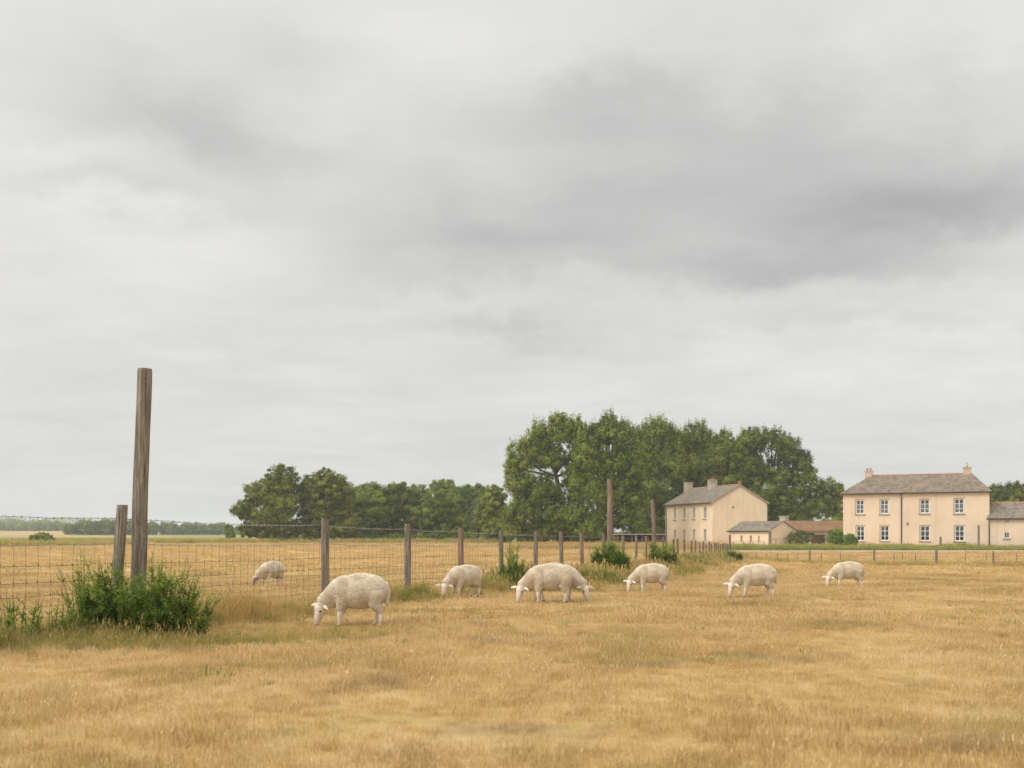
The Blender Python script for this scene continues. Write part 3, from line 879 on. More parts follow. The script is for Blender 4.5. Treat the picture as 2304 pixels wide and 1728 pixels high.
def undergrowth(label, px0, px1, d, top, n, mat):
    x0 = X((px0 + px1) / 2, d); g = gz(x0, d)
    m = int((X(px1, d) - X(px0, d)) / .8)
    cx = np.linspace(X(px0, d), X(px1, d), m) - x0 + rng.normal(0, .3, m)
    hh = np.array([max(.7, Z(top + rng.normal(0, 5), d) - g) for _ in range(m)])
    k = rng.integers(0, m, n)
    off = unit(rng.normal(0, 1, (n, 3))) * rng.uniform(.25, 1, (n, 1)) ** .5
    P = np.stack([cx[k] + off[:, 0] * 1.0, off[:, 1] * 1.1, hh[k] * (.5 + .52 * off[:, 2])], 1)
    P[:, 2] = np.maximum(P[:, 2], .03) + (G(x0 + P[:, 0], d + P[:, 1]) - g)
    o = leaf_obj('hedge', P, off + rng.normal(0, .4, (n, 3)) + np.array([0, 0, .4]), .26 * rng.uniform(.6, 1.3, n), .16 * rng.uniform(.6, 1.3, n), LEAF[mat], None, rng.uniform(0, 1, n))
    o.location = (x0, d, g)
    return tag(o, label, 'hedge', 'undergrowth hedges below the trees')
undergrowth('shaded undergrowth hedge along the foot of the tall copse', 1135, 1500, 123.5, 1192, 11000, 'deep')
undergrowth('dark undergrowth hedge below the far row of trees on the left', 640, 1135, 135, 1198, 12000, 'deep')

# distant wooded hedgerows
def wood_line(name, label, px0, px1, d, top_rows, base_py, mat, n, leaf):
    x0 = X(px0, d); x1 = X(px1, d)
    m = int((x1 - x0) / 1.1)
    cs = []
    for k in range(m):
        f = (k + rng.uniform(-.4, .4)) / m
        px = px0 + (px1 - px0) * f
        tr = np.interp(px, [a for a, _ in top_rows], [b for _, b in top_rows]) + rng.normal(0, 3.0) - 3
        zt = Z(tr, d); xx = X(px, d); yy = d + rng.uniform(-4, 8); g = gz(xx, yy)
        h = max(zt - g, 1.2)
        cs.append((xx, yy, g + h * .5, h * .42, h * .55))
    cs = np.array(cs)
    idx = rng.integers(0, len(cs), n)
    off = unit(rng.normal(0, 1, (n, 3))) * rng.uniform(.3, 1, (n, 1)) ** .5
    P = cs[idx, :3] + off * np.stack([cs[idx, 3] * rng.uniform(.8, 1.3, len(idx)), cs[idx, 3], cs[idx, 4]], 1)
    o = leaf_obj(name, P, off + rng.normal(0, .5, (n, 3)) + np.array([0, 0, .4]), leaf * rng.uniform(.6, 1.3, n), leaf * .7 * rng.uniform(.6, 1.3, n), LEAF[mat], None, rng.uniform(0, 1, n))
    return tag(o, label, 'woodland', kind='stuff')
wood_line('distant_woodland', 'dark hedgerow wood on the horizon behind the tall post', 155, 330, 380, [(155, 1186), (175, 1178), (200, 1172), (240, 1173), (300, 1174), (330, 1178)], 1204, 'oak', 15000, .8)
wood_line('distant_woodland', 'low wooded hedge on the horizon right of the tall post', 325, 530, 430, [(325, 1178), (370, 1180), (400, 1183), (440, 1182), (470, 1184), (500, 1185), (530, 1186)], 1204, 'oak', 13000, .9)
wood_line('distant_woodland', 'pale hedge and scrub beyond the stubble on the left horizon', -70, 190, 540, [(-70, 1176), (40, 1179), (80, 1178), (100, 1174), (112, 1174), (140, 1179), (190, 1180)], 1193, 'yellow', 9000, 1.0)
wood_line('distant_woodland', 'blue dark wood topping the ridge at the far left', -70, 130, 760, [(-70, 1167), (10, 1167), (60, 1170), (100, 1174), (130, 1178)], 1190, 'deep', 8000, 1.2)
tree('hedge_bush', 'green bush standing in the grass strip at the far left', 118, [(94, 1208, 20, 9), (80, 1212, 16, 8), (108, 1212, 16, 8)], 94, 'yellow', 1500, .22, 0, .06, cat='bush')

# pale staked fence in front of the far trees
ff = empty('stake_fence', (0, 0, 0), 0, 'thin pale staked wire fence below the far row of trees', 'fence')
fm = MB()
for k, (px, pt) in enumerate([(625, 1211), (674, 1211.5), (707, 1210), (795, 1211.5), (824, 1213), (864, 1211), (900, 1212), (938, 1213), (957, 1214), (982, 1211.5), (1000, 1214), (1022, 1215), (1075, 1213), (1100, 1213), (1146, 1211), (1180, 1212), (1218, 1213), (1250, 1213), (1286, 1213)]):
    post('stake', px, pt, 115.5, 1.9, mGrey, ff, seed=k * 3.3, n=6, rings=3)
for h in (.75, .45):
    fm.tube([Vector((X(px, 115.4), 115.4, gz(X(px, 115.4), 115.4) + h)) for px in np.linspace(620, 1320, 30)], .006, 3)
fm.build('wire', mRust, ff)

# ------------------------------------------------------------------ weeds and bushes
def weed(name, label, cxp, d, rx, ry, n, h0, h1, mat, lsize, side=3, seeds=0, dome=.5, cat='weeds', lean=.35, group=None, spires=()):
    x0 = X(cxp, d); g = gz(x0, d)
    root = empty(name, (x0, d, g), 0, label, cat, group)
    sm = MB(); P = []; N = []; T = []; L = []; S = []; TI = []
    for k in range(n + len(spires)):
        a = random.uniform(0, 2 * math.pi); q = math.sqrt(random.random())
        bx, by = rx * q * math.cos(a) * .75, ry * q * math.sin(a) * .75
        h = random.uniform(h0, h1) * (1 - dome * q * q)
        if k >= n:
            bx, by, h = X(spires[k - n][0], d) - x0, random.uniform(-.2, .1), spires[k - n][1]
            bx /= (1 + lean * h / max(rx, .01) * .8)
        bz = gz(x0 + bx, d + by) - g
        ox, oy = bx / max(rx, .01) * lean * h + random.uniform(-.1, .1) * h, by / max(ry, .01) * lean * h + random.uniform(-.1, .1) * h
        st = [Vector((bx + ox * f ** 1.4, by + oy * f ** 1.4, bz - .02 + h * f)) for f in (0, .25, .5, .75, 1)]
        sm.tube(st, [.007, .006, .005, .004, .002], 4, cap=False)
        axes = [(st, h, 1.0)]
        for s in range(side):
            f = random.uniform(.12, .8); i = min(int(f * 4), 3)
            s0 = st[i].lerp(st[i + 1], f * 4 - i)
            an = random.uniform(0, 6.28); ln = h * random.uniform(.18, .38) * (1.1 - f * .6)
            s1 = s0 + Vector((math.cos(an) * ln * .6, math.sin(an) * ln * .6, ln * .45)); s2 = s0 + Vector((math.cos(an) * ln * .85, math.sin(an) * ln * .85, ln))
            sm.tube([s0, s1, s2], [.004, .003, .0015], 3, cap=False)
            axes.append(([s0, s0.lerp(s1, .5), s1, s1.lerp(s2, .5), s2], ln, .8))
        for ax, ll, kk in axes:
            m = int(ll / (lsize * .21)) + 7
            ph = random.uniform(0, 6.28); tb = random.uniform(0, .5)
            for j in range(m):
                f = (j + .5) / m; i = min(int(f * 4), 3)
                c = ax[i].lerp(ax[i + 1], f * 4 - i)
                an = ph + j * 2.4
                dv = Vector((math.cos(an), math.sin(an), random.uniform(.15, .9))).normalized()
                sz = lsize * kk * (1.15 - .7 * f) * random.uniform(.7, 1.3)
                P.append(c + dv * sz * .5); T.append(dv)
                N.append(Vector((-dv.x * .5, -dv.y * .5, 1)) + Vector((random.uniform(-.5, .5), random.uniform(-.5, .5), 0)))
                L.append(sz); TI.append(min(1, tb + .5 * f * random.random() + .25 * random.random()))
            if seeds and random.random() < seeds:
                S.append(ax[-1])
    leaf_obj('foliage', np.array([tuple(p) for p in P]), np.array([tuple(p) for p in N]), np.array(L), np.array(L) * .40, LEAF[mat], root, np.array(TI), np.array([tuple(p) for p in T]))
    sm.build('stem', mStem, root)
    if S:
        sd = MB()
        for c in S:
            for q in range(5):
                p = c + Vector((random.uniform(-.03, .03), random.uniform(-.03, .03), random.uniform(-.04, .03)))
                s = random.uniform(.006, .011)
                sd.add([p + Vector(v) * s for v in ((1, 0, 0), (-1, 0, 0), (0, 1, 0), (0, -1, 0), (0, 0, 1.3), (0, 0, -1.3))],
                       [(0, 2, 4), (2, 1, 4), (1, 3, 4), (3, 0, 4), (2, 0, 5), (1, 2, 5), (3, 1, 5), (0, 3, 5)])
        sd.build('seed_head', mSeed, root)
    return root
weed('weed_clump', 'big clump of tall leafy green weeds round the tallest post', 332, 12.45, .96, .48, 105, .52, 1.04, 'weed', .085, 6, 0, .42, lean=.4, spires=((214, 1.10), (231, .90), (293, .86), (341, 1.12), (363, .94), (383, 1.06), (386, 1.02), (427, 1.04), (430, .98), (462, .74), (250, .95), (275, 1.0), (318, .98), (352, 1.0), (398, .9), (410, .95), (446, .86), (240, .78), (371, 1.04), (220, 1.0), (476, .6), (176, .62), (188, .82), (194, .80)))
weed('weed_clump', 'sparse spiry weeds on the left side of the big clump', 208, 12.45, .34, .3, 26, .70, 1.05, 'weed', .070, 4, 0, .25)
weed('weed_clump', 'small weeds on the left edge under the wire netting', 30, 11.4, .45, .3, 22, .30, .62, 'weed', .06, 3, 0, .3)
weed('weed_clump', 'thin short weeds between the left edge and the big clump', 118, 11.9, .40, .25, 18, .25, .50, 'weed', .06, 3, 0, .3)
weed('weed_clump', 'slim tall weeds against the fourth fence post', 1152, 26.6, .42, .28, 22, .60, 1.45, 'weed', .11, 4, .0, .35)
weed('weed_clump', 'dark weeds at the foot of the third tall post', 1488, 44.5, .72, .4, 44, .9, 1.6, 'weed', .17, 5, .0, .35)
weed('weed_clump', 'small green tuft of weeds at the fence corner post', 1648, 60.5, .70, .4, 46, .6, 1.0, 'bush', .19, 4, 0, .5)
weed('weed_clump', 'low scrubby weeds left of the round bush', 1330, 33.0, .5, .35, 26, .3, .5, 'weed', .10, 3, 0, .4)
weed('round_bush', 'dense round dark green bush at the foot of the second tall post', 1373, 35.2, .74, .5, 130, 1.05, 1.62, 'bush', .14, 6, .0, .50, lean=.25, cat='bush')
for lb, px, d, rx, ry, h, mt in [('ivy covered hedge against the end wall of the low shed', 1799, 101, 1.35, .5, 1.55, 'hedge'), ('round bush against the left corner of the right house', 1880, 95.5, .95, .6, 1.75, 'bush'), ('low bush under the ground floor window of the right house', 1914, 93.8, .72, .5, 1.30, 'bush'), ('ivy mass on the wall between the dark shelter and the gabled house', 1489, 109.4, .42, .35, 1.6, 'hedge')]:
    x0 = X(px, d); g = gz(x0, d); root = empty('garden_bush', (x0, d, g), 0, lb, 'bush', 'bushes round the farm buildings')
    n = 2600
    off = unit(rng.normal(0, 1, (n, 3))) * rng.uniform(.35, 1, (n, 1)) ** .5
    lump = 1 + .16 * np.sin(off[:, :1] * 7 + px) * np.sin(off[:, 2:] * 6 + 1)
    P = off * lump * np.array([rx, ry, h * .62]) + np.array([0, 0, h * .5]); P[:, 2] = np.maximum(P[:, 2], .02)
    leaf_obj('foliage', P, off + rng.normal(0, .6, (n, 3)) + np.array([0, 0, .4]), .16 * rng.uniform(.6, 1.3, n), .10 * rng.uniform(.6, 1.3, n), LEAF[mt], root, rng.uniform(0, 1, n))
    sb = MB()
    for q in range(9):
        e = Vector((random.uniform(-.7, .7) * rx, random.uniform(-.6, .6) * ry, h * random.uniform(.6, .95)))
        sb.tube([(0, 0, -.05), e * .5, e], [.03, .018, .006], 5)
    sb.build('stem', mBark, root)

# ------------------------------------------------------------------ buildings
def mat_render(name, c1, c2, c3):
    m, t, out = new_mat(name)
    P = objc(t)
    n = t.noise(P, .55, 5.0, .6, .3); n2 = t.noise(P, 9.0, 5.0, .7)
    st_ = t.noise(t.vmath('MULTIPLY', P, (2.2, 2.2, .18)), 1.0, 4.0, .6)
    c = t.mix(t.ss(n, .35, .68), c1, c2)
    c = t.mix(t.math('MULTIPLY', t.ss(st_, .50, .72), .50), c, c3)
    sp = t.n('ShaderNodeSeparateXYZ'); t.set(sp.inputs[0], P)
    damp = t.math('SUBTRACT', 1.0, t.ss(t.math('ADD', sp.outputs['Z'], t.math('MULTIPLY', n, .8)), .3, 1.5))
    c = t.mix(t.math('MULTIPLY', damp, .60), c, (.58, .43, .35))
    c = t.mix(t.math('MULTIPLY', t.ss(n2, .55, .8), .05), c, (.4, .32, .22))
    principled(t, out, c, .95, .1, t.bump(n2, .08, .01))
    return m
mCream = mat_render('cream_render', (.815, .675, .495), (.760, .610, .430), (.65, .52, .365))
mPeach = mat_render('peach_render', (.760, .605, .450), (.700, .545, .395), (.60, .470, .340))
def mat_slate(name, a, b, c3, lich, bw=.30, bh=.26):
    m, t, out = new_mat(name)
    v = objc(t)
    br = t.n('ShaderNodeTexBrick'); br.offset = .5
    sp = t.n('ShaderNodeSeparateXYZ'); t.set(sp.inputs[0], v)
    cb = t.n('ShaderNodeCombineXYZ'); t.set(cb.inputs[0], sp.outputs['X']); t.set(cb.inputs[1], t.math('MULTIPLY', sp.outputs['Z'], 1.9))
    t.set(br.inputs['Vector'], cb.outputs[0])
    br.inputs['Color1'].default_value = (*a, 1); br.inputs['Color2'].default_value = (*b, 1); br.inputs['Mortar'].default_value = (*c3, 1)
    br.inputs['Scale'].default_value = 1.0; br.inputs['Brick Width'].default_value = bw; br.inputs['Row Height'].default_value = bh
    br.inputs['Mortar Size'].default_value = .022; br.inputs['Bias'].default_value = -.1
    n = t.noise(v, 1.1, 5.0, .65); n2 = t.noise(v, 7.0, 4.0, .7)
    c = t.mix(t.math('MULTIPLY', t.ss(n, .42, .7), .6), br.outputs['Color'], lich)
    c = t.mix(t.math('MULTIPLY', t.ss(n2, .5, .75), .4), c, (.30, .27, .21))
    principled(t, out, c, .95, .08, t.bump(t.math('ADD', br.outputs['Fac'], n2), .5, .03))
    return m
mSlate = mat_slate('grey_slate', (.300, .240, .180), (.150, .118, .090), (.055, .045, .036), (.300, .240, .165))
mSlate2 = mat_slate('grey_shed_slate', (.300, .250, .192), (.170, .142, .110), (.055, .05, .045), (.28, .24, .18))
mTile = mat_slate('rust_red_tile', (.33, .165, .090), (.22, .120, .070), (.16, .09, .055), (.27, .215, .10), .19, .17)
mRidge = mat_plain('clay_ridge', (.38, .20, .11), (.48, .30, .19), 3.0, .9)
mStack = mat_plain('chimney_render', (.38, .33, .26), (.50, .44, .35), 2.0, .95, .4)
mStack2 = mat_plain('chimney_cream', (.56, .45, .31), (.48, .38, .27), 2.0, .95, .4)
mPot = mat_plain('clay_pot', (.34, .13, .07), (.42, .2, .12), 4.0, .85)
mGutter = mat_plain('black_gutter', (.025, .022, .020), (.05, .045, .04), 4.0, .5, 0, .4)
mPaint = mat_plain('white_window_paint', (.78, .78, .76), (.70, .70, .68), 6.0, .5, 0, .4)
mSill = mat_plain('stone_sill', (.30, .235, .16), (.38, .31, .22), 4.0, .9)
mLace = mat_plain('lace_curtain', (.36, .37, .37), (.50, .50, .49), 18.0, .95)
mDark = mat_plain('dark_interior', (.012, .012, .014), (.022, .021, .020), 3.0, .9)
mBoard = mat_wood('brown_door_boards', (.075, .045, .028), (.135, .090, .060), (.03, .02, .012), 8.0)
mTin = mat_plain('weathered_tin', (.34, .33, .31), (.50, .48, .45), 2.5, .7, .3, .3, stretch=(6, 6, .6))
mg, t, out = new_mat('window_glass')
gl = t.n('ShaderNodeBsdfGlossy'); t.set(gl.inputs['Roughness'], .03); t.set(gl.inputs[0], (.9, .93, .95))
trn = t.n('ShaderNodeBsdfTransparent'); t.set(trn.inputs[0], (.72, .75, .75))
mx = t.n('ShaderNodeMixShader'); lw = t.n('ShaderNodeFresnel'); t.set(mx.inputs[0], t.math('ADD', lw.outputs[0], .05))
t.set(mx.inputs[1], trn.outputs[0]); t.set(mx.inputs[2], gl.outputs[0]); t.set(out.inputs[0], mx.outputs[0])
mGlass = mg

class Bld:
    """a building frame: local x along the front wall, local y inwards, front wall at y=0"""
    def __init__(self, name, label, cat, p0, p1, group=None):
        p0 = Vector(p0); p1 = Vector(p1)
        self.o2 = p0; d = (p1 - p0); self.L = d.length; self.dir = d.normalized(); self.nin = Vector((-self.dir.y, self.dir.x))
        mid = (p0 + p1) / 2
        self.g = min(gz(p0.x, p0.y), gz(p1.x, p1.y), gz(mid.x, mid.y)) - .02
        self.root = empty(name, (p0.x, p0.y, self.g), math.atan2(d.y, d.x), label, cat, group)
    def uz(self, px, py):
        a = (px - CX) / F
        u = (a * self.o2.y - self.o2.x) / (self.dir.x - a * self.dir.y)
        y = self.o2.y + self.dir.y * u
        return u, Z(py, y) - self.g
    def front(self, name, mat, H, openings, depth=.16, extra_walls=True, Wd=6.0, ridge=None, hip=False, yoff=0.0):
        mb = MB(); L = self.L
        us = sorted({0.0, L, *[o[0] for o in openings], *[o[1] for o in openings]})
        zs = sorted({-.3, H, *[o[2] for o in openings], *[o[3] for o in openings]})
        for a, b in zip(us[:-1], us[1:]):
            for c, d in zip(zs[:-1], zs[1:]):
                if any(o[0] - 1e-6 <= a and b <= o[1] + 1e-6 and o[2] - 1e-6 <= c and d <= o[3] + 1e-6 for o in openings):
                    continue
                mb.quad((a, 0, c), (b, 0, c), (b, 0, d), (a, 0, d))
        for a, b, c, d in openings:
            mb.quad((a, 0, c), (a, depth, c), (a, depth, d), (a, 0, d)); mb.quad((b, 0, c), (b, 0, d), (b, depth, d), (b, depth, c))
            mb.quad((a, 0, d), (a, depth, d), (b, depth, d), (b, 0, d)); mb.quad((a, 0, c), (b, 0, c), (b, depth, c), (a, depth, c))
        for xx in (0, L):
            if hip or ridge is None:
                mb.quad((xx, 0, -.3), (xx, Wd, -.3), (xx, Wd, H), (xx, 0, H))
            else:
                mb.quad((xx, 0, -.3), (xx, Wd, -.3), (xx, Wd, H), (xx, Wd / 2, ridge), (xx, 0, H))
        mb.quad((0, Wd, -.3), (L, Wd, -.3), (L, Wd, H), (0, Wd, H))
        mb.quad((0, Wd * .9, H - .02), (L, Wd * .9, H - .02), (L, 0, H - .02), (0, 0, H - .02))
        return mb.build(name, mat, self.root)
    def window(self, o, depth=.16, cols=2, rows=3, curtain=0.0, sill=True, bar=.055, frame=.085, surround=None):
        a, b, c, d = o
        mb = MB()
        y0, y1 = depth - .10, depth - .005
        mb.box(a + .003, a + frame, y0, y1, c + .003, d - .003); mb.box(b - frame, b - .003, y0, y1, c + .003, d - .003)
        mb.box(a + frame, b - frame, y0, y1, c + .003, c + frame * 1.3); mb.box(a + frame, b - frame, y0, y1, d - frame, d - .003)
        for k in range(1, cols):
            u = a + (b - a) * k / cols; mb.box(u - bar * .6, u + bar * .6, y0 + .012, y1 - .004, c + frame * 1.3, d - frame)
        for k in range(1, rows):
            z = c + (d - c) * k / rows; mb.box(a + frame, b - frame, y0 + .016, y1 - .006, z - bar * .45, z + bar * .45)
        w_ = mb.build('window', mPaint, self.root)
        g_ = MB(); g_.quad((a + frame, y1 - .03, c + frame), (b - frame, y1 - .03, c + frame), (b - frame, y1 - .03, d - frame), (a + frame, y1 - .03, d - frame)); g_.build('pane', mGlass, w_)
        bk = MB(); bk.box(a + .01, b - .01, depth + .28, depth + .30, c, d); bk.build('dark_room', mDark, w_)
        if curtain:
            cu = MB(); zt = c + (d - c) * curtain
            m = 14
            for k in range(m):
                u0 = a + (b - a) * k / m; u1 = a + (b - a) * (k + 1) / m
                f0 = .012 * math.sin(k * 2.1); f1 = .012 * math.sin((k + 1) * 2.1)
                cu.quad((u0, depth + .05 + f0, c), (u1, depth + .05 + f1, c), (u1, depth + .05 + f1, zt), (u0, depth + .05 + f0, zt))
            cu.build('curtain', mLace, w_)
        if sill:
            sb = MB(); sb.box(a - .12, b + .10, -.085, depth - .075, c - .09, c - .004); sb.build('sill', mSill, w_)
        if surround:
            sr = MB(); sr.box(a - .10, a - .002, -.014, .01, c, d + .10); sr.box(a - .002, b + .05, -.014, .01, d + .002, d + .10); sr.build('surround', surround, w_)
        return w_
    def roof(self, mat, H, ridge, Wd, hip=(0, 0), over=.22, over_end=.06, thick=.09, ridge_mat=None):
        L = self.L
        mb = MB()
        sl = (ridge - H) / (Wd / 2)
        ze = H - over * sl
        e0, e1 = (over if hip[0] else over_end), (over if hip[1] else over_end)
        A = (-e0, -over, ze); B = (L + e1, -over, ze); C = (L + e1, Wd + over, ze); D = (-e0, Wd + over, ze)
        r0 = (hip[0] if hip[0] else -e0, Wd / 2, ridge); r1 = (L - hip[1] if hip[1] else L + e1, Wd / 2, ridge)
        def up(p): return (p[0], p[1], p[2] + thick)
        tops = [(A, B, r1, r0), (C, D, r0, r1)]
        if hip[0]: tops.append((D, A, r0))
        if hip[1]: tops.append((B, C, r1))
        for f in tops:
            # subdivide the slopes so the slates sag and wobble a little
            if len(f) == 4:
                nu, nv = 24, 6
                P_ = {}
                for iu in range(nu + 1):
                    for iv in range(nv + 1):
                        u, v = iu / nu, iv / nv
                        lo = Vector(f[0]).lerp(Vector(f[1]), u); hi = Vector(f[3]).lerp(Vector(f[2]), u)
                        p = lo.lerp(hi, v)
                        wv = 0 if iv in (0, nv) else .018 * mnoise.noise(p * .8 + Vector((L, 0, 0)))
                        P_[iu, iv] = p + Vector((0, 0, thick + wv - .05 * math.sin(v * math.pi) * .4))
                for iu in range(nu):
                    for iv in range(nv):
                        mb.quad(P_[iu, iv], P_[iu + 1, iv], P_[iu + 1, iv + 1], P_[iu, iv + 1])
            else:
                mb.quad(*[up(p) for p in f])
            mb.quad(*[p for p in f][::-1])
        for p, q in ((A, B), (B, C), (C, D), (D, A)):
            if hip[0] or hip[1] or (p, q) in ((A, B), (C, D)):
                mb.quad(p, q, up(q), up(p))
        if not hip[1]:
            mb.quad(B, r1, up(r1), up(B)); mb.quad(r1, C, up(C), up(r1))
        if not hip[0]:
            mb.quad(A, up(A), up(r0), r0); mb.quad(r0, up(r0), up(D), D)
        r = mb.build('roof', mat, self.root)
        if ridge_mat:
            rb = MB(); m = max(4, int((r1[0] - r0[0]) / .45))
            for k in range(m):
                u0 = r0[0] + (r1[0] - r0[0]) * k / m; u1 = r0[0] + (r1[0] - r0[0]) * (k + .96) / m
                rb.tube([(u0, Wd / 2, ridge + thick - .02), (u1, Wd / 2, ridge + thick - .02)], .085 + .006 * (k % 2), 8)
            rb.build('ridge_tiles', ridge_mat, r)
        self.ze = ze
        return r
    def gutter(self, over, pipes, parent_name='gutter'):
        L = self.L; gb = MB()
        gb.tube([(-.12, -over - .07, self.ze + .0), (L + .12, -over - .07, self.ze + .02)], .062, 8)
        g_ = gb.build('gutter', mGutter, self.root)
        for u in pipes:
            pb = MB(); pb.tube([(u, -over - .07, self.ze - .02), (u, -over - .07, self.ze - .16), (u, -.07, self.ze - .42), (u, -.07, -.2)], .048, 8)
            pb.build('downpipe', mGutter, self.root)
        return g_
    def chimney(self, roof_, u, y, hw, hd, z0, z1, mat, pots, pot_h=.3, cap=True):
        mb = MB(); mb.box(u - hw, u + hw, y - hd, y + hd, z0, z1)
        if cap:
            mb.box(u - hw - .06, u + hw + .06, y - hd - .06, y + hd + .06, z1, z1 + .09)
        c = mb.build('chimney', mat, roof_)
        for k in range(pots):
            uu = u + (k - (pots - 1) / 2) * hw * .9
            pb = MB(); pb.tube([(uu, y, z1 + .08), (uu, y, z1 + pot_h * .3), (uu, y, z1 + pot_h), (uu, y, z1 + pot_h + .04)], [.12, .10, .085, .11], 10)
            pb.build('chimney_pot', mPot, c)
        return c

# right house
H2 = Bld('farmhouse', 'large peach farmhouse on the right with eight white windows and hipped roof', 'house', (32.76, 98.5), (44.60, 93.0))
ops = []
s5 = 4.872
def h2w(x0, x1, y0, y1):
    u0, z1 = H2.uz(1850 + x0 / s5, 1030 + y0 / s5); u1, z0 = H2.uz(1850 + x1 / s5, 1030 + y1 / s5)
    return (u0, u1, z0, z1)
UP = [h2w(370, 461, 463, 617), h2w(636, 728, 459, 617), h2w(1072, 1178, 455, 611), h2w(1447, 1556, 449, 610)]
LO = [h2w(375, 466, 748, 912), h2w(638, 734, 746, 912), h2w(1074, 1181, 746, 914), h2w(1454, 1560, 746, 916)]
HH2 = H2.uz(2060, 1107)[1]
H2.front('wall', mPeach, HH2, UP + LO, .16, Wd=7.0, hip=True)
mSurr = mat_plain('tan_window_surround', (.47, .345, .20), (.53, .40, .25), 3.0, .9)  # raised band carrying the tan shading of the window reveal in its colour
for o in UP: H2.window(o, curtain=.62, surround=mSurr)
for o in LO: H2.window(o, curtain=0, surround=mSurr)
rdg = HH2 + 1.78
r2 = H2.roof(mSlate, HH2, rdg, 7.0, hip=(2.3, 1.5), ridge_mat=mRidge)
H2.gutter(.22, [H2.uz(1850 + 868 / s5, 1110)[0]])
def on_ridge(b, px, Wd):
    o2 = b.o2 + b.nin * Wd / 2; a = (px - CX) / F
    u = (a * o2.y - o2.x) / (b.dir.x - a * b.dir.y)
    return u, o2.y + b.dir.y * u
u, yy_ = on_ridge(H2, 1955, 7.0); H2.chimney(r2, u, 3.5, .34, .32, HH2 + .9, Z(1061.5, yy_) - H2.g, mStack2, 2)
u, yy_ = on_ridge(H2, 2176, 7.0)
ch = H2.chimney(r2, u, 3.5, .36, .32, HH2 + .9, Z(1053, yy_) - H2.g, mStack2, 1, .18)
ab = MB(); zt = Z(1053, yy_) - H2.g
ab.tube([(u, 3.5, zt + .05), (u, 3.5, zt + .52)], .014, 5); ab.tube([(u - .13, 3.5, zt + .46), (u + .13, 3.5, zt + .46)], .009, 4); ab.tube([(u - .08, 3.5, zt + .38), (u + .08, 3.5, zt + .38)], .009, 4)
ab.build('aerial', mGutter, ch)
lu, lz = H2.uz(1850 + 935 / s5, 1030 + 725 / s5)
lb = MB(); lb.box(lu - .03, lu + .03, -.03, .01, lz - .12, lz + .06); lb.box(lu - .05, lu + .05, -.13, -.03, lz + .02, lz + .14); lb.tube([(lu, -.02, lz - .1), (lu, -.08, lz - .16)], .02, 6)
lb.build('wall_lamp', mGutter, H2.root)

# low wing at the right edge
e0 = Vector((44.60, 93.0)); dirn = H2.dir
q0 = e0 + dirn * -.15 - H2.nin * .35; q1 = q0 + dirn * 7.5
H3 = Bld('low_wing', 'low peach wing with slate roof at the right edge, against the farmhouse', 'outbuilding', q0, q1)
def h3w(x0, x1, y0, y1):
    u0, z1 = H3.uz(1850 + x0 / s5, 1030 + y0 / s5); u1, z0 = H3.uz(1850 + x1 / s5, 1030 + y1 / s5)
    return (u0, u1, z0, z1)
w1 = h3w(1995, 2052, 818, 885); w2 = h3w(2006, 2050, 684, 712)
HH3 = H3.uz(2260, 1165)[1]
H3.front('wall', mPeach, HH3, [w1, w2], .14, Wd=5.0, ridge=HH3 + 1.35)
H3.window(w1, .14, 2, 1, .5, sill=True, bar=.03, frame=.05)
H3.window(w2, .14, 2, 1, 0, sill=False, bar=.025, frame=.035)
r3 = H3.roof(mSlate2, HH3, HH3 + 1.38, 5.0, over=.2, over_end=.03, ridge_mat=mRidge)
H3.gutter(.2, [.12])

# left house
H1 = Bld('gabled_house', 'cream two storey gabled house on the left, before the copse', 'house', (18.83, 122.2), (22.35, 111.0))
HH1 = H1.uz(1603, 1129)[1]
def h1w(x0, x1, y0, y1):
    s = 4.424
    u0, z1 = H1.uz(1450 + x0 / s, 1030 + y0 / s); u1, z0 = H1.uz(1450 + x1 / s, 1030 + y1 / s)
    return (u0, u1, z0, z1)
U1 = [h1w(291, 313, 500, 617), h1w(382, 406, 496, 613), h1w(477, 504, 491, 609), h1w(585, 617, 485, 608)]
L1 = [h1w(291, 313, 713, 826), h1w(382, 406, 713, 833), h1w(477, 504, 711, 838), h1w(585, 615, 709, 842)]
H1.front('wall', mCream, HH1, U1 + L1, .17, Wd=6.95, ridge=HH1 + 1.88)
for o in U1 + L1: H1.window(o, .17, 2, 2, .55, frame=.07, bar=.04)
r1 = H1.roof(mSlate2, HH1, HH1 + 1.90, 6.95, over=.25, over_end=.08, ridge_mat=mRidge)
H1.gutter(.25, [.35])
u, yy_ = on_ridge(H1, 1553, 6.95); H1.chimney(r1, u, 3.2, .42, .40, HH1 + 1.0, Z(1087, yy_) - H1.g, mStack, 2, .12)
u, yy_ = on_ridge(H1, 1607.5, 6.95); H1.chimney(r1, u, 3.2, .44, .40, HH1 + 1.0, Z(1081, yy_) - H1.g, mStack, 2, .28)
fb = MB(); fb.tube([(H1.L - .1, 3.47, HH1 + 1.95), (H1.L - .1, 3.47, HH1 + 2.2), (H1.L - .1, 3.47, HH1 + 2.38)], [.17, .15, .09], 8)
fb.build('finial', mPot, r1)
vb = MB(); gy = 2.6; vb.box(H1.L - .01, H1.L + .03, gy - .09, gy + .09, 4.1, 4.32); vb.build('vent', mGutter, H1.root)
bb = MB()
